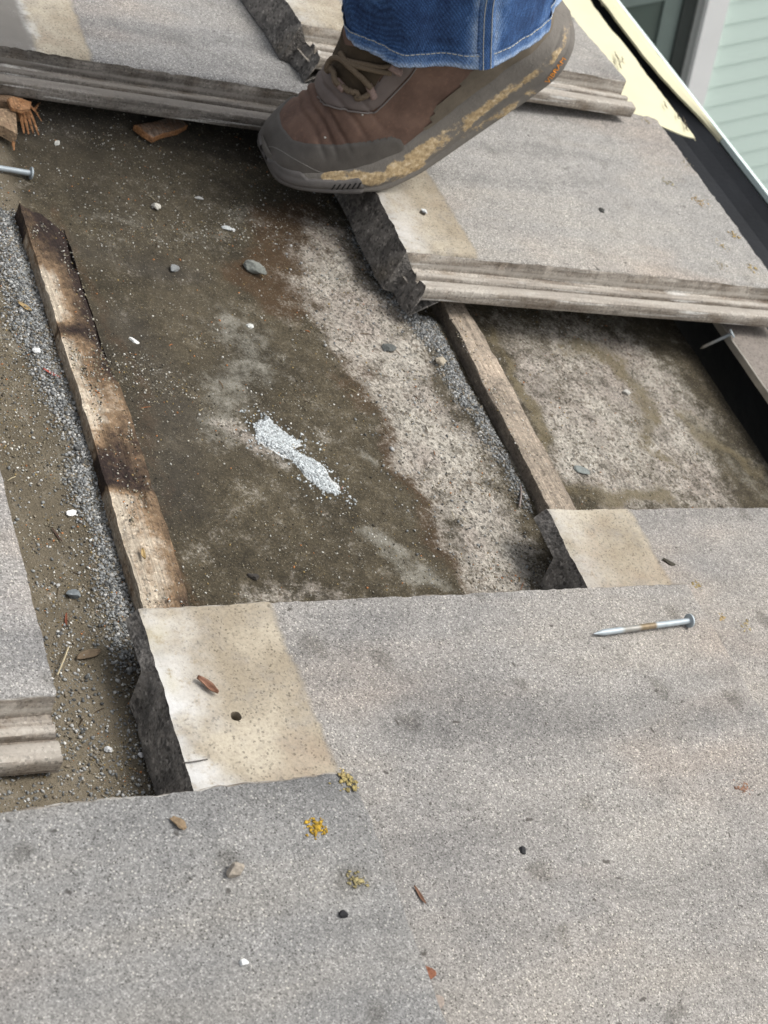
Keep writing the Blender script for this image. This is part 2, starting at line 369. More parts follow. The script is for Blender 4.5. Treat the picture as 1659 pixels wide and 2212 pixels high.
def stains(x, y):
    P = np.c_[x, y]; P3 = np.c_[x, y, 0 * x]
    wx = (fbm(P3, 24, 5, 11) - 0.5) * 0.055; wy = (fbm(P3, 24, 5, 31) - 0.5) * 0.055
    W = P + np.c_[wx, wy]
    big = fbm(P3, 9, 4, 5); mid = fbm(P3, 30, 4, 9)
    A = {}
    pale = 1.0 * soft_poly(W, PALE, 0.034) * (0.6 + 0.7 * mid)
    pr = soft_poly(W, PALE_R, 0.035) * (0.38 + 0.8 * mid)
    pale = np.maximum(pale, pr)
    pale = np.maximum(pale, 0.5 * soft_line(W, [(560, 1283), (720, 1272)], 0.012, 0.012))
    pale = np.maximum(pale, 0.75 * soft_line(W, [(445, 925), (500, 930), (560, 955), (600, 985)], 0.007, 0.008))
    A['pale'] = pale
    br = soft_line(W, [(640, 430), (690, 500), (640, 560), (700, 690), (790, 790), (840, 880), (855, 1000), (945, 1080), (950, 1170), (1000, 1262)], 0.012, 0.014) * 0.75
    br = np.maximum(br, soft_poly(W, [(600, 425), (690, 430), (720, 500), (650, 560), (680, 680), (560, 660), (510, 610), (560, 520)], 0.02) * 0.95)
    br = np.maximum(br, soft_poly(W, [(690, 800), (780, 760), (850, 850), (840, 930), (760, 900)], 0.02) * 0.6)
    br = np.maximum(br, soft_line(W, [(130, 440), (160, 560), (260, 800), (390, 1200), (410, 1290)], 0.006, 0.008) * 0.5)
    A['brown'] = br * (0.8 + 0.7 * mid)
    gr = soft_line(W, [(495, 700), (555, 720), (545, 775), (490, 830), (455, 880), (440, 930)], 0.015, 0.02) * 0.85
    gr = np.maximum(gr, soft_poly(W, GREYTRI, 0.008) * 0.9)
    gr = np.maximum(gr, soft_line(W, [(760, 965), (800, 995)], 0.006, 0.007) * 0.8)
    gr = np.maximum(gr, soft_poly(W, LGRAV, 0.016) * 0.75)
    gr = np.maximum(gr, soft_poly(W, RGRAV, 0.016) * 0.6)
    gr = np.maximum(gr, soft_line(W, [(230, 480), (400, 520), (560, 480)], 0.014, 0.02) * 0.4)
    gr = np.maximum(gr, soft_line(W, [(1300, 690), (1450, 830), (1520, 950), (1659, 1060)], 0.03, 0.03) * 0.55)
    A['grey'] = gr * (0.5 + 0.6 * fbm(P3, 75, 4, 19))
    A['white'] = soft_poly(P + np.c_[wx, wy] * 0.35, WHITE, 0.004)
    left = sst(0.335, 0.315, x)
    A['dust'] = np.clip(left * (0.55 + 0.6 * sst(0.35, 0.65, big)) + 0.22 * sst(0.5, 0.75, big), 0, 1)
    ol = 0.8 * soft_line(W, [(1060, 715), (1090, 800), (1140, 870), (1190, 990), (1230, 1080)], 0.006, 0.01)
    ol = np.maximum(ol, 0.75 * soft_line(W, [(1240, 760), (1330, 790), (1390, 860), (1380, 930)], 0.014, 0.02))
    ol = np.maximum(ol, 0.7 * soft_line(W, [(1230, 1075), (1330, 1065), (1440, 1080)], 0.01, 0.012))
    ol = np.maximum(ol, 0.7 * soft_line(W, [(1480, 900), (1570, 980), (1640, 1020)], 0.008, 0.014))
    ol = np.maximum(ol, 0.55 * soft_line(W, [(1370, 960), (1460, 1010)], 0.01, 0.014))
    A['olive'] = ol * (0.5 + mid)
    dm = soft_line(W, [(1480, 690), (1560, 760), (1640, 850)], 0.012, 0.025) * 0.7  # dark shading along the eave gap put into the felt colour
    dm = np.maximum(dm, soft_line(W, [(335, 1500), (380, 1690)], 0.02, 0.02) * 0.5)  # shade beside the tile head painted into the felt
    dm = np.maximum(dm, 0.55 * soft_poly(W, [(-60, 190), (60, 175), (330, 240), (600, 275), (640, 400), (560, 360), (300, 300), (60, 300)], 0.03))  # wet felt, with the overhanging tile's shade painted in
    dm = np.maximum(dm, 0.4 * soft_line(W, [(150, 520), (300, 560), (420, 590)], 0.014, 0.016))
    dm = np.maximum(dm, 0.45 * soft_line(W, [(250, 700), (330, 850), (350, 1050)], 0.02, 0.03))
    A['damp_shade'] = dm * (0.5 + 0.8 * big)
    return A
def drift(x, y):
    P = np.c_[x, y]; P3 = np.c_[x, y, 0 * x]
    W = P + np.c_[(fbm(P3, 30, 3, 41) - 0.5), (fbm(P3, 30, 3, 51) - 0.5)] * 0.02
    return 0.005 * soft_poly(W, LGRAV, 0.014) + 0.004 * soft_poly(W, RGRAV, 0.012) + 0.0022 * soft_poly(W, WHITE, 0.006)
def relief(x, y):
    P3 = np.c_[x, y, 0 * x]
    return 0.004 * (fbm(P3, 6, 3, 71) - 0.5) + 0.0035 * (fbm(P3 * [5, 22, 1], 1.0, 3, 73) - 0.5) + 0.0022 * (fbm(P3, 60, 3, 77) - 0.5) + 0.0012 * (fbm(P3, 170, 2, 79) - 0.5) + drift(x, y)

def build_deck():
    xs = np.arange(-0.10, 1.0465, 0.0026); ys = np.arange(0.28, 1.42, 0.0026)
    X, Y = np.meshgrid(xs, ys, indexing='ij'); x = X.ravel().copy(); y = Y.ravel()
    z = deck(x) + relief(x, y)
    A = stains(x, y)
    # a torn hole in the felt at the eave, open to the dark below
    hole = poly_sd(np.c_[x, y] + np.c_[fbm(np.c_[x, y, 0 * x], 50, 4, 3) - 0.5, fbm(np.c_[x, y, 0 * x], 50, 4, 8) - 0.5] * 0.018, [(1488, 670), (1512, 735), (1540, 766), (1572, 768), (1605, 785), (1660, 835), (1680, 800), (1600, 670)]) > 0
    fs = [q for q in grid_faces(len(xs), len(ys)) if not hole[list(q)].any()]
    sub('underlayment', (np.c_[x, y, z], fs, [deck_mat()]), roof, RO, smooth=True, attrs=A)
    # plain boards below: the deck beyond the picture and the bottom of the eave gap
    v, f = merge([box(-0.9, 1.07, -0.6, 3.6, -0.16, -0.125)])
    v[:, 2] += DS * (v[:, 0] - DX)
    sub('sheathing', (v, f, [plain_mat('old_board', (0.05, 0.038, 0.026), 0.9, 0.4, 20, 0.001, 90)]), roof, RO)
build_deck()

# ------------------------------------------------------------------ concrete tiles
PROF = [(-0.0348, -0.0270, 1), (-0.0362, -0.0255, 1), (-0.0362, -0.0165, 1), (-0.0345, -0.0138, 1), (-0.0318, -0.0130, 1), (-0.0258, -0.0124, 1), (-0.0238, -0.0134, 1), (-0.0226, -0.0188, 1),
        (-0.0190, -0.0192, 1), (-0.0180, -0.0142, 1), (-0.0168, -0.0132, 1), (-0.0134, -0.0130, 1), (-0.0122, -0.0168, 1), (-0.0046, -0.0164, 1), (-0.0008, -0.0016, 1), (0.0016, 0.0, 0)]
def tile_mesh(name, mats, seed, L=0.438, W=0.302, step=0.004, hole=None, lug=0.0262):
    prof = list(PROF)
    for t in np.arange(0.006, W - 0.004, step): prof.append((t, 0.0, 0))
    prof += [(W - 0.0018, -0.0002, 0), (W - 0.0002, -0.0022, 1), (W, -0.011, 1), (W - 0.004, -0.0125, 1), (W - 0.036, -0.013, 1), (W - 0.040, -0.024, 1)]
    for t in (0.2, 0.1, 0.02): prof.append((t, -0.0255, 1))
    prof = np.array(prof); m = len(prof)
    xs = np.r_[0, 0.0008, 0.0024, np.arange(0.006, L - 0.004, step), L - 0.0024, L - 0.0008, L]; n = len(xs)
    V = np.zeros((n, m, 3)); V[:, :, 0] = xs[:, None]; V[:, :, 1] = prof[:, 0]; V[:, :, 2] = prof[:, 1]
    V = V.reshape(-1, 3); Pn = V + seed * 1.37
    top = np.tile(prof[:, 2] == 0, n)
    d = np.stack([fbm(Pn, 240, 2, seed + k) - 0.5 for k in range(3)], 1)
    d2_ = np.stack([fbm(Pn, 55, 3, seed + 20 + k) - 0.5 for k in range(3)], 1)
    nearedge = np.minimum(np.abs(V[:, 0]), np.abs(V[:, 0] - L)) < 0.004
    sided = (V[:, 1] > W - 0.004) | (np.abs(V[:, 1]) < 0.003)
    amp = np.where(nearedge | sided, 0.0020, np.where(V[:, 1] < 0, 0.0003, 0.0006))[:, None]
    V += d * amp + d2_ * np.where(nearedge | sided, 0.0022, np.where(V[:, 1] < 0, 0.0005, 0.0007))[:, None]
    V[:, 2] += np.where(top, (fbm(Pn, 9, 2, seed + 50) - 0.5) * 0.002, 0)
    # nibbled arrises at the head and nose
    nose = sst(0.006, 0.0, np.minimum(V[:, 0], L - V[:, 0]))
    V[:, 2] -= np.where(top, nose * 0.0012, 0)
    # the head of the flange is knocked back a little
    fl = (V[:, 1] < -0.002) & (V[:, 0] < 0.02)
    V[:, 0] += np.where(fl, sst(0.02, 0.0, V[:, 0]) * (0.004 + 0.012 * fbm(Pn, 70, 3, seed + 60)), 0)
    f, mi = [], []
    for i in range(n - 1):
        for j in range(m):
            j2 = (j + 1) % m
            f.append((i * m + j, (i + 1) * m + j, (i + 1) * m + j2, i * m + j2)); mi.append(int(prof[j][2]) if prof[j][2] == prof[j2][2] or j2 == 0 else (0 if j == 14 else 1))
    V = V.tolist()
    for base, flip, mid in ((0, False, 2), ((n - 1) * m, True, 0)):
        # caps as strips between the top line and the underside
        ring = [base + k for k in range(m)]
        c = [[sum(V[r][q] for r in ring) / m for q in range(3)]]
        # inner ring keeps the concave flange cap tidy
        up = [r for r in ring]; under = []
        for r in ring:
            y = V[r][1]; under.append((V[r][0] - (0 if flip else (0.002 + 0.008 * float(fbm(np.array([[y * 1.0, seed * 1.0, 0.3]]), 22, 4, seed)[0])) * (1.0 if lug > 0.027 else 0.3)), y, (-0.0262 if flip else -lug) if y < W - 0.04 else -0.0125))
        u0 = len(V); V.extend([list(q) for q in under])
        last = 15 + len(np.arange(0.006, W - 0.004, step)) + 2
        for k in range(last):
            q = (ring[k], ring[k + 1], u0 + k + 1, u0 + k)
            f.append(q if not flip else q[::-1]); mi.append(mid)
        if not flip and lug > 0.027:
            b0 = len(V); V.extend([[V[u0 + k][0] + 0.024, V[u0 + k][1], -0.0262] for k in range(m)])
            for k in range(last): f.append((u0 + k, u0 + k + 1, b0 + k + 1, b0 + k)); mi.append(mid)
    me = mesh(name, np.array(V), f, mats, mi, smooth=True)
    bm = bmesh.new(); bm.from_mesh(me); bmesh.ops.recalc_face_normals(bm, faces=bm.faces); bm.to_mesh(me); bm.free()
    try: me.set_sharp_from_angle(angle=math.radians(40))
    except Exception: pass
    if hole:
        hx, hy = hole
        cv, cf = tube([(hx, hy, -0.04), (hx, hy, 0.01)], 0.0034, 14)
        jit = 1 + 0.18 * (rng.random(len(cv)) - 0.5); cv[:, 0] = hx + (cv[:, 0] - hx) * jit; cv[:, 1] = hy + (cv[:, 1] - hy) * jit
        co = bpy.data.objects.new('cut', mesh('cut', cv, cf)); to = bpy.data.objects.new('tmp', me)
        COL.objects.link(co); COL.objects.link(to)
        bo = to.modifiers.new('b', 'BOOLEAN'); bo.object = co; bo.operation = 'DIFFERENCE'; bo.solver = 'FAST'
        dg = bpy.context.evaluated_depsgraph_get(); me2 = bpy.data.meshes.new_from_object(to.evaluated_get(dg))
        if len(me2.polygons) > len(me.polygons) * 0.8: me2.name = name; me = me2
        bpy.data.objects.remove(to); bpy.data.objects.remove(co)
    return me
def place_tile(me, x, y, z, tilt=0.0, yaw=0.0, roll=0.0, parent=None):
    mt = T(float(x), float(y), float(z)) @ Matrix.Rotation(yaw, 4, 'Z') @ Matrix.Rotation(-tilt, 4, 'Y') @ Matrix.Rotation(roll, 4, 'X')
    if parent is not None:
        return put('roof_tile', me, T((-RO).tolist()) @ mt, parent)
    return put('roof_tile', me, mt)

W_ = 0.302
zA, zB, zC, zC1, zT = 0.020, -0.005, -0.030, -0.020, -0.010
pA = at(760, 1660, zA); pB = at(300, 1310, zB); pC = at(1180, 1098, zC); pC1 = at(880, 540, zC1); pT = at(0, 95, zT)
pZ = at(120, 1480, -0.006); pC2 = at(652, 48, 0.033)
hole_B = at(510, 1547, zB); hole_C1 = at(912, 461, zC1)
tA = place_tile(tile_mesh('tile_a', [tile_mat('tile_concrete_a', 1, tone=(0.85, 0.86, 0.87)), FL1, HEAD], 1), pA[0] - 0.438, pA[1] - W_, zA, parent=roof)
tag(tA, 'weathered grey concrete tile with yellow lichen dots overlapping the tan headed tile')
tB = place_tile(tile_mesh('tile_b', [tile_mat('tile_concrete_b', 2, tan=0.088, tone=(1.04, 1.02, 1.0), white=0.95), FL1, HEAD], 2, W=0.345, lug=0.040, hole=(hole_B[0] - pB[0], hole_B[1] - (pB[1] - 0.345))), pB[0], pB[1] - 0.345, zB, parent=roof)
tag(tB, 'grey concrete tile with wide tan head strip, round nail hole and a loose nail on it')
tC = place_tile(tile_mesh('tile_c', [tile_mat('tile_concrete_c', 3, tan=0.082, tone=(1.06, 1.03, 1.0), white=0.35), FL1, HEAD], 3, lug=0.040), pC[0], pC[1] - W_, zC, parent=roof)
tag(tC, 'pale grey concrete tile with tan head strip at the lower end of the grey batten')
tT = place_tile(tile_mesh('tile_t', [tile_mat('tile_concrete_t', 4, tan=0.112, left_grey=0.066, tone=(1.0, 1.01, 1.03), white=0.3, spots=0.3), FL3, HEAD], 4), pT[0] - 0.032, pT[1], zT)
tag(tT, 'grey concrete tile with dark ribbed side edge lying over the broken batten end', 'roof tile', 'loose concrete roof tiles', 'thing')
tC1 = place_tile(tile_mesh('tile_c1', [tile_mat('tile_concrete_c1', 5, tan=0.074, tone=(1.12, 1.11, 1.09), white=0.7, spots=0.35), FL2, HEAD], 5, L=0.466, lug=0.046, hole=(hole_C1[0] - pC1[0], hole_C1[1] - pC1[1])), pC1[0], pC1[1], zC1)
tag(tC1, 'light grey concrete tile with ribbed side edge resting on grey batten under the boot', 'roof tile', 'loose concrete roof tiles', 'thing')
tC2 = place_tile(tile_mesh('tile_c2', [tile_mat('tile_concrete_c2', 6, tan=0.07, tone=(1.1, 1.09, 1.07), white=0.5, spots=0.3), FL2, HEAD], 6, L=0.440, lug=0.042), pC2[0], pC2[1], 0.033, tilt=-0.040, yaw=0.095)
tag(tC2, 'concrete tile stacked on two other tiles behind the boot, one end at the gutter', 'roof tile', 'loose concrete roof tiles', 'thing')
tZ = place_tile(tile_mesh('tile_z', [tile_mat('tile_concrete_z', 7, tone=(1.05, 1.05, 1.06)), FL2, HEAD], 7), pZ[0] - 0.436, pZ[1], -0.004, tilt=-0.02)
tag(tZ, 'speckled grey concrete tile with grooved side lying on bare felt beside the gravel drift', 'roof tile', 'loose concrete roof tiles', 'thing')

# ------------------------------------------------------------------ battens
BAT_L = wood_mat('rotting_pine', (0.46, 0.395, 0.31), (0.22, 0.148, 0.088), (0.026, 0.016, 0.013))
BAT_R = wood_mat('weathered_pine', (0.44, 0.36, 0.28), (0.31, 0.26, 0.205), (0.11, 0.09, 0.072))
def batten_mesh(name, x0, w, y0, y1, h, mat, seed, rotf, parent, yaw=0.0, notch=True, slant=0.0):
    ny = int((y1 - y0) / 0.0035); ys = np.linspace(y0, y1, ny)
    nx = 11; ring = [(0, t) for t in np.linspace(0, 1, 5)] + [(u, 1) for u in np.linspace(0, 1, nx)[1:]] + [(1, t) for t in np.linspace(1, 0, 5)[1:]]
    ring = np.array(ring); m = len(ring)
    U = np.tile(ring[:, 0], ny); Tz = np.tile(ring[:, 1], ny); y = np.repeat(ys, m)
    x = x0 + U * w + yaw * (y - y0)
    P3 = np.c_[x, y, Tz * h]
    rot = rotf(U, y, Tz)
    y = y + slant * U * sst(y1 - 0.05, y1, y)
    z = deck(x) - 0.002 + Tz * (h + 0.002)
    x = x + (fbm(P3, 130, 3, seed) - 0.5) * 0.0022 + (fbm(P3 * [1, 0.3, 1], 40, 2, seed + 1) - 0.5) * 0.003
    z = z + np.where(Tz > 0.9, (fbm(P3 * [4, 0.6, 1], 60, 4, seed + 2) - 0.5) * 0.0042 - 0.0025 * sst(0.6, 0.75, fbm(P3 * [2, 0.5, 1], 40, 3, seed + 12)), 0)
    if notch:                                            # rotten wood has crumbled away along the far side
        z = z - np.where(Tz > 0.9, sst(0.55, 1.0, rot) * sst(0.55, 1, U) * 0.005 + sst(0.8, 1.1, rot) * 0.0015, 0)
    endj = (fbm(np.c_[U * 9, Tz * 3, 0 * U], 1.0, 3, seed + 5) - 0.5) * 0.012
    y = y + np.where(y > y1 - 0.012, endj, 0)
    f = grid_faces(ny, m) + [tuple(range(m)), tuple(range((ny - 1) * m, ny * m))[::-1]]
    o = sub('batten', (np.c_[x, y, z], f, [mat]), parent, RO, smooth=True, attrs={'rot': rot})
    try: o.data.set_sharp_from_angle(angle=math.radians(35))
    except Exception: pass
    return o
BH = 0.0165
bl0, bl1 = atd(313, 1310, BH), atd(40, 437, BH)
ANCH = []                                                # (pixel row on the batten, rot at near edge, middle, far edge)
for py, a, b, c in [(430, .8, 1.05, 1.0), (500, .7, .95, 1.05), (545, .45, .85, 1.1), (570, .45, .6, 1.0), (600, -.2, .5, 1.05), (690, -.3, .45, 1.0), (712, .85, .9, 1.05), (740, .0, .5, .95), (800, .0, .5, .9),
                     (835, .1, .35, .55), (880, -.1, .2, .45), (905, .0, .25, .5), (940, .2, .75, .7), (1000, .9, .9, .5), (1045, .95, .9, .75), (1070, .0, .15, .5), (1150, -.05, .1, .55), (1230, .0, .1, .5), (1310, .0, .12, .75), (1400, .0, .1, .6)]:
    ANCH.append((atd(40 + (py - 437) * 273 / 873 + 40, py, BH)[1], a, b, c))
ANCH = np.array(ANCH)[::-1]
def rot_left(U, y, Tz):
    a, b, c = (np.interp(y, ANCH[:, 0], ANCH[:, k]) for k in (1, 2, 3))
    r = np.where(U < 0.5, a + (b - a) * U * 2, b + (c - b) * (U - 0.5) * 2)
    return np.where((U < 0.01) & (Tz < 0.95), np.where(r > 0.7, 0.8, 0.16), r)
bL = batten_mesh('batten', bl0[0], 0.034, 0.30, bl1[1], BH, BAT_L, 3, rot_left, roof, yaw=(bl1[0] - bl0[0]) / (bl1[1] - 0.30) * 0.8, slant=-0.02)
tag(bL, 'rotting batten with charred looking dark patches and fresh pale broken edge')
br0, br1 = atd(1182, 1098, BH), atd(945, 640, BH)
def rot_right(U, y, Tz):
    ysp = atd(1050, 790, BH)[1]
    return 0.36 + 0.2 * (fbm(np.c_[U, y * 12, 0 * U], 3, 3, 8) - 0.5) - 0.5 * np.exp(-((y - ysp) / 0.012) ** 2) * (U > 0.2) + np.where(Tz < 0.9, 0.28, 0)
bR = batten_mesh('batten', br0[0], 0.029, 0.40, 1.30, BH, BAT_R, 13, rot_right, roof, yaw=(br1[0] - br0[0]) / (br1[1] - br0[1]), notch=False)
tag(bR, 'weathered grey brown batten without dark rot')

# the far piece of the rotten batten: snapped and splintered under the dark edged tile
def splintered():
    p0 = atd(20, 238, BH); x0 = bl1[0] - 0.006; yb = p0[1]
    o = batten_mesh('batten', x0, 0.040, yb + 0.012, 1.36, BH, wood_mat('snapped_pine', (0.42, 0.30, 0.19), (0.30, 0.20, 0.125), (0.10, 0.06, 0.04)), 23, lambda U, y, Tz: 0.22 + 0.5 * (fbm(np.c_[U * 6, y * 30, 0 * U], 1, 3, 4) - 0.4), roof, notch=False)
    tag(o, 'snapped batten end with splayed orange splinters')
    om = wood_mat('fresh_split_wood', (0.44, 0.25, 0.13), (0.33, 0.16, 0.07), (0.14, 0.07, 0.04))
    r = random.Random(4)
    def sliver(a, b, w, name='splinter'):
        a, b = np.array(a, float), np.array(b, float)
        pts = spline([a, (a + b) / 2 + [0, 0, 0.002], b], 8)
        v, f = tube(pts, np.linspace(w, w * 0.25, 8), 6, flat=0.5)
        me = mesh(name, v - RO, f, [om], attrs={'rot': np.full(len(v), 0.2) + 0.3 * rng.random(len(v))})
        put(name, me, Matrix.Identity(4), o)
    up = 0.010
    for (ax, ay), (bx, by), w in [((36, 225), (52, 288), .0028), ((42, 225), (62, 290), .0026), ((48, 225), (72, 288), .0024), ((52, 222), (84, 292), .0022), ((58, 224), (90, 262), .0018), ((24, 262), (30, 325), .0026), ((22, 255), (27, 316), .0020), ((76, 235), (88, 222), .0012), ((40, 230), (58, 270), .003)]:
        sliver(atd(ax, ay, up), atd(bx, by, 0.004), w * 1.15)
    # lifted orange flake and the blunt tongue left of it
    for pix, th, zz in [([(16, 213), (30, 208), (68, 220), (66, 234), (46, 238), (24, 232)], 0.003, BH + 0.004), ([(-20, 232), (24, 236), (34, 240), (38, 290), (30, 286), (10, 274), (-20, 262)], 0.010, BH - 0.001)]:
        q = [atd(*c, zz) for c in pix]; k = len(q)
        v = np.array(q + [p - [0, 0, th] for p in q]); f = [tuple(range(k)), tuple(range(k, 2 * k))[::-1]] + [(i, i + k, (i + 1) % k + k, (i + 1) % k) for i in range(k)]
        me = mesh('splinter', v - RO, f, [om if th < 0.005 else o.data.materials[0]], attrs={'rot': np.full(len(v), 0.15)})
        bm = bmesh.new(); bm.from_mesh(me); bmesh.ops.recalc_face_normals(bm, faces=bm.faces); bm.to_mesh(me); bm.free()
        put('splinter', me, Matrix.Identity(4), o)
splintered()

# ------------------------------------------------------------------ eave: riser strip, gutter, flashing
def box_w(x0, x1, y0, y1, z0, z1): return box(x0, x1, y0, y1, z0, z1)
def solid_strip(prof, y0, y1, n=2, jitter=0.0, seed=0, taper=0.0):
    """a closed (x, z) outline run along the eave"""
    prof = np.array(prof, float); m = len(prof); ys = np.linspace(y0, y1, n)
    V = np.zeros((n, m, 3)); V[:, :, 0] = prof[:, 0]; V[:, :, 2] = prof[:, 1]; V[:, :, 1] = ys[:, None]
    if taper:
        k = sst(0, taper, ys - y0)[:, None]; xm = prof[:, 0].max(); V[:, :, 0] = xm - (xm - V[:, :, 0]) * (0.08 + 0.92 * k)
    V = V.reshape(-1, 3)
    if jitter:
        V[:, 0] += (fbm(V + seed, 45, 3, seed) - 0.5) * jitter; V[:, 2] += (fbm(V + seed, 30, 3, seed + 4) - 0.5) * jitter
    f = grid_faces(n, m, True) + [tuple(range(m)), tuple(range((n - 1) * m, n * m))[::-1]]
    return V, f
def fixn(o):
    bm = bmesh.new(); bm.from_mesh(o.data); bmesh.ops.recalc_face_normals(bm, faces=bm.faces); bm.to_mesh(o.data); bm.free(); return o
e0 = at(1555, 700, -0.060)
EO = np.array([e0[0], 0.8, -0.12])
eave = empty('eave_board', EO)
tag(eave, 'dirty grey raised eave board with thin bright metal edge under the tile ends', 'eave board')
gE = Mat('grimy_board'); cE = gE.mix(gE.noise(30, 5, 0.65), (0.12, 0.105, 0.09), (0.27, 0.24, 0.215)); cE = gE.mix(1, cE, gE.ramp(gE.rnd(600), [(0, 0.6), (0.2, 0.95), (1, 1.2)]), 'MULTIPLY')
mE = gE.done(cE, gE.bump(gE.noise(200, 4, 0.7), 0.001, 0.7), 0.9)
o = fixn(sub('board', (*solid_strip([(e0[0] + 0.0015, -0.061), (e0[0] + 0.07, -0.0625), (e0[0] + 0.07, -0.15), (e0[0] + 0.045, -0.15), (e0[0] + 0.045, -0.068), (e0[0] + 0.0015, -0.0665)], 0.3, 1.9, 120, 0.003, 5), [mE]), eave, EO))
fixn(sub('metal_edge', (*solid_strip([(e0[0], -0.0595), (e0[0] + 0.0012, -0.0588), (e0[0] + 0.0012, -0.067), (e0[0], -0.067)], 0.3, 1.9, 120, 0.0014, 9), [plain_mat('bare_zinc', (0.46, 0.43, 0.37), 0.45, 0.3, 40, Metallic=0.5)]), eave, EO))

GY0, GY1 = 0.35, 3.6
GO = np.array([1.2, 1.5, -0.14])
gutter = empty('gutter', GO)
tag(gutter, 'cream metal rain gutter with black interior running along the eave', 'gutter')
CREAM = plain_mat('cream_enamel', (0.63, 0.595, 0.41), 0.42, 0.07, 14, 0.0003, 60)
AQUA = plain_mat('pale_aqua_enamel', (0.66, 0.77, 0.74), 0.4, 0.06, 20)
gB = Mat('black_gutter_interior'); cB = gB.mix(gB.noise(12, 4, 0.6), (0.005, 0.0055, 0.0065), (0.016, 0.018, 0.022))  # near-black colour for the whole trough
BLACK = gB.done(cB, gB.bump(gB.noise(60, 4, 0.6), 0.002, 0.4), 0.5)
dn = np.array([0.375, -0.927]); rt = np.array([0.927, 0.375])     # plumb and level in the roof frame
def gp(x, z, a, b): p = np.array([x, z]) + a * rt + b * dn; return (p[0], p[1])
XL, ZL = 1.255, -0.040
inner = [(1.080, -0.064), (1.105, -0.066), (1.135, -0.071), (1.165, -0.074), (1.195, -0.072), (1.218, -0.064), (1.234, -0.054), (1.2455, -0.0445)]
outer = [gp(XL, ZL, -0.009, 0.008), gp(XL, ZL, -0.011, 0.09), gp(XL, ZL, -0.024, 0.129), gp(1.08, -0.12, -0.003, 0.06), (1.076, -0.064)]
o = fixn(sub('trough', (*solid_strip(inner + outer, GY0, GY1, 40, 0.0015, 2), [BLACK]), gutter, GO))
LY0 = at(1560, 300, -0.04)[1]
lip = [(1.2245, -0.0415), (1.238, -0.0385), (1.2475, -0.0375), (1.2475, -0.0435), (1.240, -0.047), (1.2245, -0.0445)]
o = fixn(sub('front_lip', (*solid_strip(lip, LY0, GY1, 260, 0.0022, 8, taper=0.16), [CREAM]), gutter, GO, smooth=False))
edge = [(1.2478, -0.0372), (1.2515, -0.0366), (1.256, -0.0385), (1.259, -0.044), gp(1.259, -0.044, 0.004, 0.10), gp(1.259, -0.044, 0.001, 0.10), (1.2545, -0.0440), (1.2478, -0.0440)]
fixn(sub('outer_face', (*solid_strip(edge, GY0, GY1, 40), [AQUA]), gutter, GO))
# the cream flashing over the back of the gutter, torn off slantwise at its end
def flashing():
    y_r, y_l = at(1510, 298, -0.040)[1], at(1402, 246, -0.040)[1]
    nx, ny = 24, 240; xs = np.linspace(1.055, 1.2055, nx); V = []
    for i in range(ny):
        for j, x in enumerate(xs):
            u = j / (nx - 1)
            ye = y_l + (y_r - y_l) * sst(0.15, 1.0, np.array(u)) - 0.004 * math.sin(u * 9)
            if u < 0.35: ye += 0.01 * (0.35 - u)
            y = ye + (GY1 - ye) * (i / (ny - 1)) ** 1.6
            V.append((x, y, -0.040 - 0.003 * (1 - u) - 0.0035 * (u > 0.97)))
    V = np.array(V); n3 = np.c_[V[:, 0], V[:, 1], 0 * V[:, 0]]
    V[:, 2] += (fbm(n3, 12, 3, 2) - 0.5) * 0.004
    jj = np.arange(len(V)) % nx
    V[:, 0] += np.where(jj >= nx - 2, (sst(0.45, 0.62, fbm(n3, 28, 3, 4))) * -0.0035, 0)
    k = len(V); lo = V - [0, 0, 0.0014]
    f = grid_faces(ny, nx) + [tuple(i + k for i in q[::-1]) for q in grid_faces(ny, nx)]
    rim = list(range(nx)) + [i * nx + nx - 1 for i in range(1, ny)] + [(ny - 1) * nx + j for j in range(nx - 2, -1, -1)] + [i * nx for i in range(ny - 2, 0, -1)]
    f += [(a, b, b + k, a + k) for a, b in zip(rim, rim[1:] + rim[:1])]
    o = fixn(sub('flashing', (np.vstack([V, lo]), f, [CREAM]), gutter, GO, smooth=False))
    r = random.Random(3)
    for (px, py) in [(1330, 120), (1334, 128), (1344, 130), (1326, 135), (1338, 142), (1462, 250), (1478, 262), (1482, 276), (1436, 228), (1300, 8)]:
        c = at(px, py, -0.0375); q = [c + [0.0015 * r.uniform(-1, 1), t * 0.009, 0.0009] for t in np.linspace(-1, 1, 5)]
        v, f2 = tube([p + [0.0025 * (i - 2) * r.uniform(0.3, 1), 0, 0] for i, p in enumerate(q)], [0.0002, 0.0006, 0.0008, 0.0005, 0.0002], 5)
        put('paint_chip', mesh('paint_chip', v - GO, f2, [DARKCHIP]), Matrix.Identity(4), o)
DARKCHIP = plain_mat('bare_spot', (0.12, 0.10, 0.07), 0.8)
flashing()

# ------------------------------------------------------------------ neighbouring wall, window, ground (true plumb coordinates)
def world_box(name, x0, x1, y0, y1, z0, z1, mat, parent, org):
    v, f = box(x0, x1, y0, y1, z0, z1); me = mesh(name, v - org, f, [mat])
    o = bpy.data.objects.new(name, me); COL.objects.link(o); o.parent = parent; return o
WY = 3.93
HO = np.array([4.0, WY + 0.1, 0.0])
house = bpy.data.objects.new('house_wall', None); COL.objects.link(house); house.location = HO.tolist()
tag(house, 'pale green lap sided house wall beyond the gutter', 'wall')
gS = Mat('pale_green_siding'); cS = gS.mix(gS.noise(2.5, 4, 0.6, gS.vec(1, 1, 6)), (0.62, 0.75, 0.68), (0.67, 0.79, 0.73))
SID = gS.done(cS, None, 0.6)
core = world_box('wall_core', 1.42, 9, WY + 0.03, WY + 0.2, 0, 3.4, SID, house, HO)
lap = 0.094
proto = None
X0w, X1w, Z0w, Z1w = 1.75, 2.987, 0.55, 2.35
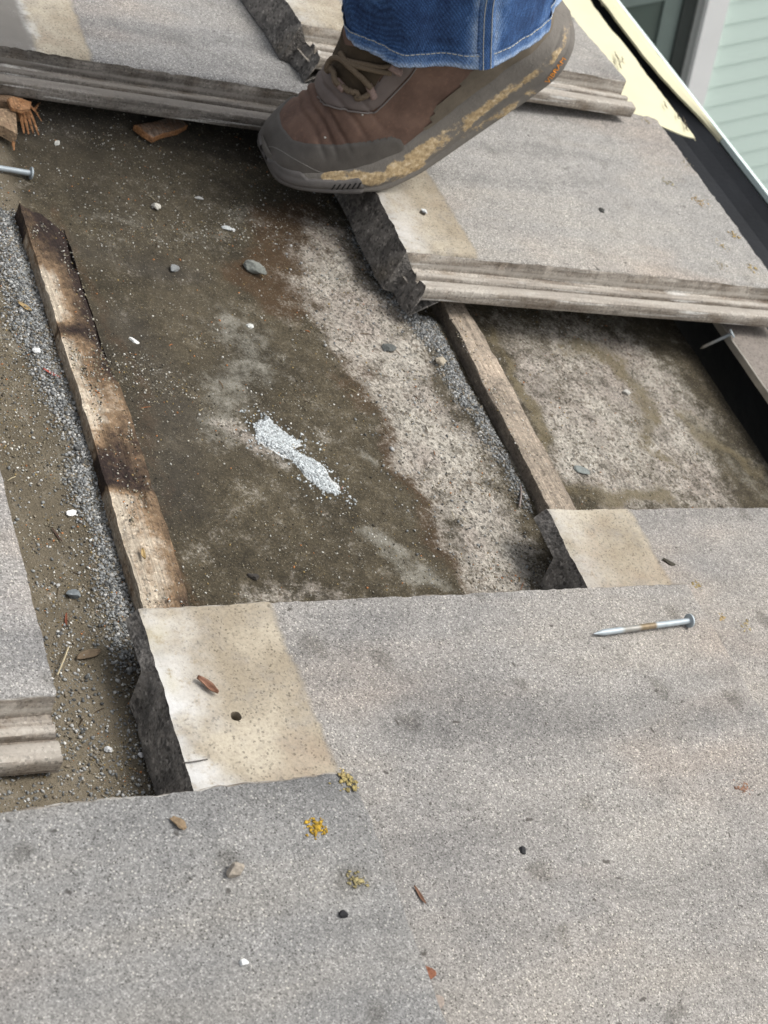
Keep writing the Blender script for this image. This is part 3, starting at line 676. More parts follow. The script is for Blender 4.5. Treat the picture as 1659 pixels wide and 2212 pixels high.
def board_me(name, xa, xb):
    v = np.array([(xa, 0.000, 0), (xb, 0.000, 0), (xb, 0.006, lap + 0.012), (xa, 0.006, lap + 0.012), (xa, 0.026, 0), (xb, 0.026, 0), (xb, 0.026, lap + 0.012), (xa, 0.026, lap + 0.012)], float)
    return mesh(name, v - [HO[0], 0, 0], [(0, 1, 2, 3), (4, 7, 6, 5), (0, 4, 5, 1), (3, 2, 6, 7), (0, 3, 7, 4), (1, 5, 6, 2)], [SID])
full, right = board_me('siding_board', 1.42, 9), board_me('siding_board', 3.079, 9)
for k in range(36):
    z = k * lap
    for me in ([full] if z + lap < Z0w - 0.09 or z > Z1w + 0.09 else [right]):
        o = bpy.data.objects.new('siding_board', me); COL.objects.link(o); o.parent = house; o.location = (0, WY - HO[1], z)
TRIM = plain_mat('white_trim', (0.84, 0.84, 0.83), 0.5, 0.04, 5); DKF = plain_mat('dark_window_reveal', (0.035, 0.042, 0.04), 0.4, 0.2, 8)
SASH = plain_mat('grey_green_sash', (0.16, 0.20, 0.185), 0.4, 0.1, 6)
WO = np.array([2.4, WY, Z0w])
win = bpy.data.objects.new('window', None); COL.objects.link(win); win.location = WO.tolist()
tag(win, 'dark glazed window with white trim set in the pale green wall', 'window', kind='thing')
fr = bpy.data.objects.new('trim', mesh('trim', merge([box(X1w, X1w + 0.09, WY - 0.035, WY + 0.03, Z0w - 0.09, Z1w + 0.09), box(X0w - 0.09, X0w, WY - 0.035, WY + 0.03, Z0w - 0.09, Z1w + 0.09), box(X0w + 0.001, X1w - 0.001, WY - 0.04, WY + 0.03, Z0w - 0.09, Z0w), box(X0w + 0.001, X1w - 0.001, WY - 0.034, WY + 0.03, Z1w, Z1w + 0.09)])[0] - WO, merge([box(0, 1, 0, 1, 0, 1)] * 4)[1], [TRIM]))
COL.objects.link(fr); fr.parent = win
world_box('jamb', X1w - 0.028, X1w - 0.0005, WY - 0.012, WY + 0.028, Z0w + 0.001, Z1w - 0.001, plain_mat('grey_jamb', (0.30, 0.31, 0.30), 0.5, 0.05), win, WO)
world_box('jamb', X1w - 0.085, X1w - 0.0285, WY - 0.006, WY + 0.028, Z0w + 0.002, Z1w - 0.002, DKF, win, WO)
world_box('sash', X1w - 0.16, X1w - 0.086, WY + 0.004, WY + 0.027, Z0w + 0.002, Z1w - 0.002, SASH, win, WO)
world_box('sash', X0w + 0.002, X1w - 0.161, WY + 0.005, WY + 0.027, 1.66, 1.735, SASH, win, WO)
gG = Mat('dark_glass'); GL = gG.done(gG.mix(gG.noise(1.4, 3, 0.5), (0.05, 0.075, 0.065), (0.10, 0.13, 0.115)), None, 0.08, **{'Specular IOR Level': 0.5})
world_box('pane', X0w + 0.003, X1w - 0.162, WY + 0.015, WY + 0.022, Z0w + 0.003, 1.659, GL, win, WO)
world_box('pane', X0w + 0.003, X1w - 0.162, WY + 0.015, WY + 0.022, 1.736, Z1w - 0.003, GL, win, WO)
gg = Mat('paving'); GND = gg.done(gg.mix(gg.noise(0.8, 6, 0.6), (0.20, 0.21, 0.18), (0.30, 0.29, 0.27)), None, 0.9)
gv = np.array([(-600, -600, 0), (600, -600, 0), (600, 600, 0), (-600, 600, 0)], float)
go = bpy.data.objects.new('ground', mesh('ground', gv, [(0, 1, 2, 3)], [GND])); COL.objects.link(go); tag(go, kind='structure')

# ------------------------------------------------------------------ gravel, grit and white granules
ICO = None
def ico():
    bm = bmesh.new(); bmesh.ops.create_icosphere(bm, subdivisions=1, radius=1); bm.verts.ensure_lookup_table()
    v = np.array([x.co[:] for x in bm.verts]); f = np.array([[q.index for q in p.verts] for p in bm.faces]); bm.free(); return v, f
IV, IF = ico()
OV = np.array([(1, 0, 0), (-1, 0, 0), (0, 1, 0), (0, -1, 0), (0, 0, 1), (0, 0, -1)], float)
OF = np.array([(0, 2, 4), (2, 1, 4), (1, 3, 4), (3, 0, 4), (2, 0, 5), (1, 2, 5), (3, 1, 5), (0, 3, 5)])
def stones(pos, size, tint, fine=False, flat=0.7):
    bv, bf = (OV, OF) if fine else (IV, IF)
    n, k = len(pos), len(bv)
    sh = bv[None] * (1 + 0.75 * (rng.random((n, k, 1)) - 0.5)) * (0.65 + 0.7 * rng.random((n, 1, 3)))
    a = rng.random((n, 3)) * 6.283
    def rot(v, ax, th):
        c, s = np.cos(th)[:, None], np.sin(th)[:, None]; i, j = [(1, 2), (0, 2), (0, 1)][ax]; o = v.copy()
        o[..., i] = c * v[..., i] - s * v[..., j]; o[..., j] = s * v[..., i] + c * v[..., j]; return o
    sh = rot(rot(sh, 0, a[:, 0] * 0.2), 1, a[:, 1] * 0.2); sh[..., 2] *= flat; sh = rot(sh, 2, a[:, 2])
    V = (pos[:, None] + sh * size[:, None, None]).reshape(-1, 3)
    Fc = (bf[None] + (np.arange(n) * k)[:, None, None]).reshape(-1, 3)
    return V, Fc, np.repeat(tint, k, 0)
def fast_mesh(name, V, Fc, mat, tint):
    me = bpy.data.meshes.new(name); me.vertices.add(len(V)); me.vertices.foreach_set('co', V.astype(np.float32).ravel())
    me.loops.add(Fc.size); me.loops.foreach_set('vertex_index', Fc.astype(np.int32).ravel())
    me.polygons.add(len(Fc)); me.polygons.foreach_set('loop_start', (np.arange(len(Fc)) * 3).astype(np.int32))
    me.update(calc_edges=True); me.materials.append(mat)
    a = me.attributes.new('tint', 'FLOAT_COLOR', 'POINT'); a.data.foreach_set('color', np.c_[tint, np.ones(len(tint))].astype(np.float32).ravel())
    return me
def scatter(n, dens, bounds=(-0.05, 0.95, 0.30, 1.30)):
    x = rng.uniform(bounds[0], bounds[1], n); y = rng.uniform(bounds[2], bounds[3], n)
    keep = rng.random(n) < dens(x, y); x, y = x[keep], y[keep]
    return np.c_[x, y, deck(x) + relief(x, y)]
def palette(n, cols, w, jit=0.25):
    c = np.array(cols)[rng.choice(len(cols), n, p=np.array(w) / sum(w))]; return np.clip(c * (1 + jit * (rng.random((n, 1)) - 0.5) * 2), 0, 0.9)
BLUEGREY = [(0.165, 0.172, 0.172), (0.25, 0.258, 0.255), (0.36, 0.36, 0.35), (0.09, 0.092, 0.09), (0.22, 0.19, 0.145), (0.5, 0.5, 0.48)]
def wob2(x, y, a=0.02):
    P3 = np.c_[x, y, 0 * x]; return np.c_[x, y] + np.c_[(fbm(P3, 35, 3, 61) - 0.5), (fbm(P3, 35, 3, 67) - 0.5)] * a
def d_gravel(x, y):
    W = wob2(x, y)
    a = sst(-0.010, 0.010, poly_sd(W, LGRAV)); b = sst(-0.010, 0.008, poly_sd(W, RGRAV)) * 0.75
    c = soft_line(W, [(100, 1700), (200, 1400), (270, 1380), (280, 1700)], 0.03, 0.04) * 0.09
    return np.maximum.reduce([a, b, c, 0.006 + 0 * x, 0.022 * sst(0.33, 0.30, x)])
p = np.vstack([scatter(340000, d_gravel, (0.10, 0.345, 0.30, 1.22)), scatter(140000, d_gravel, (0.56, 0.70, 0.52, 1.02)), scatter(16000, lambda x, y: 0.25 * d_gravel(x, y))]); s_ = 0.00042 + 0.00085 * rng.random(len(p)) ** 2.4; p[:, 2] += s_ * (0.2 + 0.6 * rng.random(len(p)))
big = rng.random(len(p)) < 0.012; s_ = np.where(big, s_ * 1.7, s_)
V, Fc, ti = stones(p, s_, palette(len(p), BLUEGREY, [3, 4, 2, 2, 1.5, 0.5]))
g1 = put('gravel', fast_mesh('gravel', V, Fc, STONE, ti)); tag(g1, 'drifts of blue grey crushed tile gravel banked against the battens', 'gravel', kind='stuff')

def d_grit(x, y):
    W = wob2(x, y, 0.03); P3 = np.c_[x, y, 0 * x]; m = fbm(P3, 25, 4, 90)
    d = 0.16 * sst(0.3, 0.7, m) + 0.05
    d = np.maximum(d, 0.85 * soft_line(W, [(275, 800), (330, 830), (385, 850)], 0.016, 0.02))
    d = np.maximum(d, 0.5 * soft_line(W, [(250, 500), (400, 510), (540, 480)], 0.02, 0.03))
    d = np.maximum(d, 0.4 * soft_line(W, [(430, 880), (450, 930), (540, 950)], 0.012, 0.014))
    d = np.maximum(d, 0.95 * sst(0.33, 0.31, x) * sst(0.25, 0.55, m))
    d = np.maximum(d, 0.5 * sst(-0.01, 0.01, poly_sd(W, PALE)) * sst(0.45, 0.6, m))
    d = np.maximum(d, 0.6 * sst(-0.02, 0.0, poly_sd(W, LGRAV)))
    return d
p = scatter(260000, d_grit)
def on_batten(n, x0, w, y0, y1, yaw, h):
    y = rng.uniform(y0, y1, n); u = rng.random(n); k = rng.random(n) < 0.25 + 0.75 * sst(0.45, 0.65, fbm(np.c_[u, y * 25, 0 * y], 1.0, 3, 9)); y, u = y[k], u[k]
    x = x0 + u * w + yaw * (y - 0.3); return np.c_[x, y, deck(x) + h - 0.0006]
p = np.vstack([p, on_batten(3800, bl0[0] + 0.002, 0.030, 0.48, bl1[1] - 0.02, (bl1[0] - bl0[0]) / (bl1[1] - 0.30) * 0.8, BH), on_batten(1500, br0[0] + 0.003, 0.024, 0.58, 0.86, 0.0, BH)]); s_ = 0.00035 + 0.0007 * rng.random(len(p)) ** 2.0; p[:, 2] += s_ * 0.3
V, Fc, ti = stones(p, s_, palette(len(p), [(0.20, 0.175, 0.12), (0.34, 0.32, 0.27), (0.55, 0.54, 0.5), (0.05, 0.045, 0.035), (0.27, 0.20, 0.09), (0.38, 0.17, 0.07)], [4, 4, 2, 3, 1, 0.5]), True)
# short needles, bark threads and red clay flecks
lp_ = np.vstack([scatter(500, lambda x, y: 0.25 + 0.5 * sst(0.33, 0.3, x)), scatter(500, lambda x, y: 0.6 * sst(-0.01, 0.01, poly_sd(wob2(x, y, 0.03), PALE)))])
lv, lf, lt = [], [], []
for q in lp_:
    a_ = rng.uniform(0, 6.28); L_ = rng.uniform(0.0015, 0.005); r_ = rng.uniform(0.00022, 0.00045); d_ = np.array([math.cos(a_), math.sin(a_), 0]) * L_
    v_, f_ = tube([q - d_ + [0, 0, 0.0004], q + [0, 0, 0.0010], q + d_ + [0, 0, 0.0004]], [r_ * 0.6, r_, r_ * 0.5], 5); lv.append((v_, f_))
    lt.append(np.tile(np.array([(0.05, 0.035, 0.022), (0.16, 0.10, 0.05), (0.34, 0.13, 0.05), (0.38, 0.33, 0.22)][rng.choice(4, p=[.4, .25, .15, .2])]), (len(v_), 1)))
v_, f_ = merge(lv); lit_o = put('plant_litter', mesh('plant_litter', v_, f_, [STONE], attrs={'tint': np.vstack(lt)})); tag(lit_o, 'tiny dry needles and bark threads strewn over the felt', 'litter', kind='stuff')
g2 = put('grit', fast_mesh('grit', V, Fc, STONE, ti)); tag(g2, 'fine pale sand and grit scattered over the dark felt', 'grit', kind='stuff')
p = scatter(160000, lambda x, y: np.maximum(0.95 * sst(-0.0005, 0.003, poly_sd(wob2(x, y, 0.007), WHITE)), 0.025 * sst(-0.02, 0.0, poly_sd(wob2(x, y, 0.02), WHITE))), (0.36, 0.56, 0.58, 0.80))
s_ = 0.0005 + 0.0008 * rng.random(len(p)) ** 2.0; p[:, 2] += s_ * (rng.random(len(p)) - 0.3) * 0.7
V, Fc, ti = stones(p, s_, palette(len(p), [(0.50, 0.53, 0.54), (0.40, 0.43, 0.44), (0.25, 0.26, 0.26)], [5, 3, 1.5]))
g3 = put('white_granules', fast_mesh('white_granules', V, Fc, STONE, ti)); tag(g3, 'patch of crusted white granules spilled on the dark felt', 'granules', kind='stuff')

# ------------------------------------------------------------------ single crumbs, chips, leaves, nails
def lump(seed, flat=0.6, elong=1.4, rough=0.5):
    bm = bmesh.new(); bmesh.ops.create_icosphere(bm, subdivisions=3, radius=1)
    v = np.array([x.co[:] for x in bm.verts]); f = [tuple(q.index for q in p_.verts) for p_ in bm.faces]; bm.free()
    r = np.random.default_rng(seed); k = 9; nrm = r.normal(size=(k, 3)); nrm /= np.linalg.norm(nrm, axis=1)[:, None]; off = r.uniform(0.42, 0.85, k)
    for n_, o_ in zip(nrm, off):                         # knapped facets
        d = v @ n_ - o_; v = v - np.clip(d, 0, None)[:, None] * n_
    v = v * (1 + rough * (0.5 * (fbm(v + seed, 3, 3, seed) - 0.5) + 0.55 * (fbm(v + seed, 9, 2, seed + 7) - 0.5))[:, None]); v[:, 0] *= elong; v[:, 2] *= flat
    return v, f
def crumb(name, label, cat, px, py, size, col, seed, flat=0.6, elong=1.4, yaw=0.0, zfun=None, group='crumbs scattered on the roof'):
    v, f = lump(seed, flat, elong); v = v * size; c, s = math.cos(yaw), math.sin(yaw)
    v = np.c_[c * v[:, 0] - s * v[:, 1], s * v[:, 0] + c * v[:, 1], v[:, 2]]
    if zfun is None:
        b = atd(px, py); z = deck(b[0]) + relief(b[:1], b[1:2])[0]
    else: b = at(px, py, zfun); z = zfun
    v[:, 2] -= v[:, 2].min() + size * 0.12
    o = put(name, mesh(name, v, f, [STONE], smooth=False, attrs={'tint': np.tile(np.array(col), (len(v), 1))}), T(float(b[0]), float(b[1]), float(z)))
    return tag(o, label, cat, group)
ST = 'stone chip'
for a in [('stone_chip', 'angular off white stone chip alone on dark felt above the rotten batten', ST, 335, 447, .0046, (.55, .53, .47), 1, .7, 1.1, .5),
          ('stone_chip', 'longer of two white stone chips lying side by side', ST, 488, 491, .0034, (.52, .54, .54), 2, .6, 1.5, -.4),
          ('stone_chip', 'smaller of two white stone chips lying side by side', ST, 503, 496, .0025, (.62, .63, .62), 3, .6, 1.2, -.2),
          ('mortar_crumb', 'soft grey mortar crumb on the dark felt beside the rotten batten', 'crumb', 375, 583, .0046, (.21, .22, .22), 4, .6, 1.1, .2),
          ('mortar_crumb', 'large elongated grey mortar lump at the edge of the brown stain', 'crumb', 548, 588, .0072, (.20, .21, .19), 33, .8, 1.5, -.75),
          ('stone_chip', 'bright white flake on dark felt beside the rotten batten', ST, 287, 740, .0028, (.66, .67, .65), 6, .4, 1.8, -.6),
          ('stone_chip', 'flat grey stone chip between the boot and the white chip', ST, 430, 425, .0032, (.38, .38, .36), 7, .4, 1.5, -.3),
          ('stone_chip', 'white pebble below the loose wood chip', ST, 124, 312, .0032, (.66, .66, .6), 8, .7, 1.4, 1.2),
          ('stone_chip', 'white pebble in the gravel drift beside the speckled loose tile', ST, 152, 1112, .0028, (.7, .7, .68), 9, .6, 1.3, .2),
          ('stone_chip', 'small round white pebble on bare felt near the tan headed tile corner', ST, 233, 1623, .0026, (.68, .69, .69), 10, .8, 1.1, 0),
          ('stone_chip', 'oval white pebble close to the dark tile head face', ST, 303, 1633, .0021, (.62, .62, .62), 11, .6, 1.5, 0),
          ('mortar_crumb', 'blue grey lump in dirt beside the edge of the speckled loose tile', 'crumb', 157, 1287, .0046, (.17, .19, .20), 12, .7, 1.1, .3),
          ('mortar_crumb', 'pale tan lump in the gravel against the grey batten', 'crumb', 951, 785, .0062, (.42, .37, .29), 13, .7, 1.1, .3),
          ('mortar_crumb', 'dark grey crumb in the pale crust beside the grey batten', 'crumb', 838, 752, .0052, (.10, .105, .10), 14, .5, 1.5, .1),
          ('stone_chip', 'small white chip above the grey swirl stain', ST, 541, 703, .0034, (.55, .56, .53), 15, .5, 1.5, -.8),
          ('stone_chip', 'white pebble on gravel drift beside upper rotten batten', ST, 75, 770, .0028, (.68, .69, .68), 16, .7, 1.2, 0),
          ('mortar_crumb', 'light grey crumb on the pale felt beneath the ribbed tile', 'crumb', 1352, 848, .0042, (.40, .39, .36), 17, .6, 1.3, 0),
          ('mortar_crumb', 'dark crumb lying on dark felt above the tan headed tile', 'crumb', 548, 1246, .003, (.05, .045, .04), 18, .6, 1.6, -.5),
          ('mortar_crumb', 'blue grey crumb on the pale felt near the grey batten foot', 'crumb', 1255, 1020, .0052, (.20, .22, .21), 19, .5, 1.6, -.6)]:
    crumb(*a)
for a, z in [(('mortar_crumb', 'upright tan mortar crumb on the lichen dotted tile', 'crumb', 503, 1888, .0052, (.33, .29, .24), 21, .9, 1.0, .6), zA),
             (('clay_crumb', 'reddish brown clay crumb on the grey tile', 'crumb', 921, 2104, .0042, (.20, .085, .05), 22, .7, 1.1, .4), zB),
             (('clay_crumb', 'small tan bark bit on the lichen dotted tile', 'crumb', 384, 1780, .003, (.22, .16, .10), 23, .6, 1.8, -.8), zA),
             (('mortar_crumb', 'greyish crumb by the near seam of the lichen dotted tile', 'crumb', 940, 2168, .0042, (.26, .22, .19), 24, .6, 1.2, 0), zB),
             (('mortar_crumb', 'small black crumb on the middle of the grey tile', 'crumb', 1129, 1838, .0026, (.03, .03, .032), 25, .7, 1.1, 0), zB),
             (('mortar_crumb', 'black crumb on the lichen dotted tile', 'crumb', 741, 1977, .0025, (.02, .02, .022), 26, .8, 1.2, .4), zA),
             (('stone_chip', 'tiny white pebble on the lichen dotted tile', ST, 524, 2082, .0024, (.72, .73, .72), 27, .7, 1.2, 0), zA),
             (('clay_crumb', 'dark flake on the light grey tile beside the gutter', 'crumb', 1298, 455, .0036, (.06, .06, .055), 28, .4, 1.6, -.6), zC1),
             (('mortar_crumb', 'dark crumb on the tan strip edge of the pale grey tile', 'crumb', 1442, 1216, .0034, (.045, .04, .03), 29, .5, 1.8, -.4), zC),
             (('stone_chip', 'white crumb in the nail hole of the boot tile', ST, 915, 458, .003, (.6, .62, .62), 30, .6, 1.5, -.3), zC1)]:
    crumb(*a, zfun=z)

def leaf(name, label, cat, px, py, L, Wd, yaw, col, z=None, curl=0.25, group='plant litter on the roof', rough=0.7):
    if z is None: b = atd(px, py); z = deck(b[0]) + relief(b[:1], b[1:2])[0] + 0.0006
    else: b = at(px, py, z); z += 0.0004
    n, m = 12, 7; V = []
    for i in range(n):
        u = i / (n - 1); w = Wd * (math.sin(math.pi * min(max(u * 0.94 + 0.03, 0), 1)) ** 0.7)
        for j in range(m):
            t = j / (m - 1) - 0.5
            V.append((L * (u - 0.5), w * t + 0.1 * Wd * math.sin(5 * u), curl * Wd * (4 * t * t) + 0.12 * L * (u - 0.5) ** 2 * 2 + 0.05 * Wd * math.sin(9 * u + 4 * t)))
    V = np.array(V); k = len(V); lo = V - [0, 0, max(Wd * 0.06, 0.0003)]
    f = grid_faces(n, m) + [tuple(i + k for i in q[::-1]) for q in grid_faces(n, m)]
    rim = list(range(m)) + [i * m + m - 1 for i in range(1, n)] + [(n - 1) * m + j for j in range(m - 2, -1, -1)] + [i * m for i in range(n - 2, 0, -1)]
    f += [(a, b_, b_ + k, a + k) for a, b_ in zip(rim, rim[1:] + rim[:1])]
    V = np.vstack([V, lo]); V[:, 2] -= V[:, 2].min()
    o = put(name, mesh(name, V, f, [plain_mat(name + '_brown', col, rough, 0.3, 300, 0.0004, 500)], smooth=True), T(float(b[0]), float(b[1]), float(z)) @ Matrix.Rotation(yaw, 4, 'Z'))
    fixn(o); return tag(o, label, cat, group)
leaf('dry_leaf', 'small curled brown leaf beside the round nail hole', 'leaf', 446, 1485, .0155, .0050, -.85, (.24, .13, .085), zB, .5)
leaf('dry_leaf', 'tan seed leaf on the gravel drift beside the rotten batten', 'leaf', 50, 675, .012, .0042, -.75, (.33, .24, .12))
leaf('dry_leaf', 'withered brown leaf lying in dirt by the speckled loose tile', 'leaf', 190, 1417, .017, .006, .35, (.13, .095, .06))
leaf('dry_leaf', 'tan curled bud scale on the pale end of the rotten batten', 'leaf', 308, 1200, .009, .003, 1.6, (.42, .31, .15), float(atd(308, 1200, BH)[2] + 0.0012), .5)
leaf('bark_strip', 'thin rust red strip on the gravel drift', 'bark', 107, 820, .014, .0022, -.65, (.30, .075, .055))
leaf('bark_strip', 'dark brown bark sliver in dirt beside the speckled loose tile', 'bark', 122, 1157, .013, .0014, -1.2, (.06, .035, .025))
leaf('bark_strip', 'short rusty sliver between speckled tile and gravel', 'bark', 142, 1340, .010, .0016, 1.4, (.16, .05, .025))
leaf('bark_strip', 'brown sliver at the seam of the lichen dotted tile', 'bark', 905, 1935, .012, .0022, -1.3, (.15, .08, .05), zB)
def straw(label, pts, r, col):
    v, f = tube(spline(pts, 14), r, 6); o_ = np.asarray(pts[0])
    tag(put('dry_needle', mesh('dry_needle', v - o_, f, [plain_mat('dry_straw', col, 0.7)], smooth=True), T(o_.tolist())), label, 'needle', 'plant litter on the roof')
straw('pale dry pine needle on felt near the speckled loose tile corner', [atd(148, 1398, .002), atd(138, 1425, .004), atd(124, 1458, .002)], .0006, (.42, .36, .24))
straw('dark thin thread hanging over the white edge of the tan headed tile', [at(395, 1648, zB - .001), at(420, 1645, zB + .001), at(448, 1640, zB + .0008)], .0004, (.12, .11, .10))
straw('curved grey twig on the gravel beside the grey batten foot', [atd(1123, 1040, .002), atd(1126, 1065, .004), atd(1122, 1095, .002)], .0008, (.24, .20, .18))

def wood_chip():
    pix = [(290, 268), (330, 262), (368, 252), (388, 254), (406, 270), (385, 282), (352, 290), (330, 300), (312, 290)]
    q = np.array([atd(*c, 0.007) for c in pix]); q[:, 2] += np.linspace(-1, 1, len(q)) * 0.0012; k = len(q); low = q - [0, 0, 0.0052]
    c = q.mean(0); ins = c + (q - c) * 0.9 + [0, 0, 0.0006]
    v = np.vstack([ins, q, low]); f = [tuple(range(k))] + [(i, (i + 1) % k, (i + 1) % k + k, i + k) for i in range(k)] + [(i + k, (i + 1) % k + k, (i + 1) % k + 2 * k, i + 2 * k) for i in range(k)] + [tuple(range(2 * k, 3 * k))[::-1]]
    rot = np.r_[np.full(k, 0.75), np.full(k, 0.25), np.full(k, 0.2)]
    org = np.array([c[0], c[1], low[:, 2].min()])
    o = put('wood_chip', mesh('wood_chip', v - org, f, [wood_mat('chip_wood', (0.42, 0.20, 0.08), (0.34, 0.17, 0.08), (0.26, 0.20, 0.155))], attrs={'rot': rot}), T(org.tolist()))
    fixn(o); tag(o, 'flat split wood chip with orange edges lying on the felt', 'wood chip')
wood_chip()
NAILM = None
def nail_mat():
    g = Mat('galvanised_nail'); n1 = g.noise(260, 4, 0.6)
    c = g.mix(g.step(g.attr('rust'), 0.2, 0.9), g.mix(n1, (0.28, 0.33, 0.36), (0.46, 0.50, 0.52)), g.mix(n1, (0.07, 0.05, 0.035), (0.36, 0.28, 0.17)))
    return g.done(c, g.bump(n1, 0.0004, 0.5), 0.5, Metallic=0.35)
NAILM = nail_mat()
def nail(label, a, b, r=0.0023, head=0.0052, rust=None, tip=True):
    """a: point, b: head"""
    a, b = np.array(a, float), np.array(b, float); d = (b - a) / np.linalg.norm(b - a); L = np.linalg.norm(b - a)
    root = empty('nail', (a + b) / 2 - [0, 0, r]); org = (a + b) / 2 - [0, 0, r]
    tag(root, label, 'nail')
    n = 40; ts = np.linspace(0, 1, n); rr = np.where(ts < 0.09, r * (0.15 + 0.85 * ts / 0.09), r) if tip else np.full(n, r)
    v, f = tube([a + (b - a) * t for t in ts], rr, 14); v += (fbm(v, 300, 2, 3) - 0.5)[:, None] * 0.0003
    ru = np.repeat(np.interp(ts, *zip(*rust)) if rust else np.zeros(n), 14)
    sub('shank', (v, f, [NAILM]), root, org, smooth=True, attrs={'rust': ru})
    v, f = tube([b - d * 0.0003, b, b + d * 0.0012, b + d * 0.0016], [head * 0.45, head, head, head * 0.85], 20)
    sub('head', (v, f, [NAILM]), root, org, smooth=False, attrs={'rust': np.full(len(v), 0.12)})
    return root
nail('galvanised nail with rusty brown middle lying on the grey tile', at(1283, 1369, zB + 0.0026), at(1488, 1341, zB + 0.0048), rust=[(0, 0.1), (.25, .15), (.3, .6), (.45, .55), (.5, .95), (.62, .9), (.66, 0), (1, 0)])
nail('clean bluish galvanised nail on the felt above the rotten batten', atd(-80, 350, 0.003), atd(66, 374, 0.005), r=0.0024)
nh = at(1580, 721, -0.0560)
nail('round headed nail driven slantwise through the eave board edge', nh + np.array([-0.020, 0.006, -0.028]), nh, r=0.0017, head=0.0050, rust=[(0, .7), (1, .3)])

def lichen(parent, M_inv_pos, px, py, z, n, r, col, seed):
    rr = np.random.default_rng(seed); c = at(px, py, z); parts, tint = [], []
    pos = np.c_[c[0] + rr.normal(0, r, n), c[1] + rr.normal(0, r, n), np.full(n, z + 0.0002)]
    V, Fc, ti = stones(pos, 0.0004 + 0.0010 * rr.random(n) ** 2, np.clip(np.tile(np.array(col) * [0.78, 0.8, 1.1], (n, 1)) * (0.55 + 0.7 * rr.random((n, 1))), 0, 0.9), False, 0.13)
    V = V - np.array(M_inv_pos)
    o = put('lichen', fast_mesh('lichen', V, Fc, STONE, ti), Matrix.Identity(4), parent); tag(o, kind='stuff')
oA = (pA[0] - 0.438, pA[1] - W_, zA); oB = (pB[0], pB[1] - 0.345, zB); oC = (pC[0], pC[1] - W_, zC); oC1 = (pC1[0], pC1[1], zC1)
for par, org, px, py, z, n, r, col in [(tA, oA, 755, 1691, zA, 60, .0028, (.42, .33, .10)), (tA, oA, 682, 1788, zA, 80, .0032, (.55, .34, .03)), (tA, oA, 768, 1899, zA, 40, .0028, (.34, .28, .10)), (tB, oB, 1605, 1703, zB, 50, .0032, (.32, .17, .08)),
                                        (tA, oA, 742, 1672, zA, 16, .0015, (.5, .38, .12)), (tB, oB, 1505, 1262, zB, 26, .0028, (.40, .30, .10)), (tB, oB, 1612, 1352, zB, 22, .003, (.38, .30, .12)), (tB, oB, 1560, 1335, zB, 14, .002, (.42, .3, .1)),
                                        (tC1, oC1, 1510, 434, zC1, 50, .005, (.50, .33, .10)), (tC1, oC1, 1560, 532, zC1, 30, .004, (.48, .36, .12)), (tC1, oC1, 1587, 508, zC1, 36, .004, (.50, .34, .08)), (tC1, oC1, 1625, 580, zC1, 30, .004, (.5, .36, .1)), (tC1, oC1, 1445, 395, zC1, 26, .005, (.42, .36, .16)),
                                        (tC1, oC1, 1398, 262, zC1, 30, .005, (.45, .36, .15)), (tC1, oC1, 1560, 575, zC1, 26, .004, (.42, .33, .13)), (tC1, oC1, 1480, 350, zC1, 20, .005, (.42, .35, .16))]:
    lichen(par, org, px, py, z, n, r, col, int(px))

# ------------------------------------------------------------------ the person: boot and trouser leg
from mathutils.bvhtree import BVHTree
YC = 1.000
WS = [.010, .021, .031, .039, .044, .0465, .047, .047, .046, .044, .041, .040, .041, .042, .037, .026, .010]
BOT = [(579, 346), (588, 371), (604, 391), (632, 404), (666, 411), (710, 415), (770, 417), (830, 413), (880, 392), (920, 370), (1000, 315), (1080, 260), (1160, 205), (1210, 163), (1237, 115), (1243, 75), (1232, 25)]
TOP = [(583, 328), (594, 347), (612, 363), (637, 373), (666, 376), (710, 374), (750, 368), (790, 358), (830, 343), (865, 323), (930, 277), (1000, 222), (1070, 170), (1130, 128), (1168, 92), (1188, 55), (1193, 15)]
RIDGE = [(579, 328), (585, 308), (598, 289), (620, 267), (648, 245), (676, 221), (694, 197), (709, 170), (728, 138), (742, 104), (752, 60), (775, 10), (830, -40), (930, -70), (1030, -70), (1110, -50), (1150, -30)]
NS = 150
def sec(pix, ys): return np.array([aty(*p_, y)[[0, 2]] for p_, y in zip(pix, ys)])
ynear = [YC - w for w in WS]
sb = spline(sec(BOT, ynear), NS); stp = spline(sec(TOP, ynear), NS); sr = spline(sec(RIDGE, [YC] * 17), NS); sw_ = spline(np.array(WS)[:, None], NS)[:, 0]
PO = np.array([0.64, YC, zC1])
person = empty('person', PO)
tag(person, 'person in blue jeans and muddy brown hiking boot stepping on the tile edge, heel raised', 'person', kind='thing')
boot = put('hiking_boot', None, Matrix.Identity(4), person); tag(boot, 'mud caked brown leather hiking boot with thick grey sole')

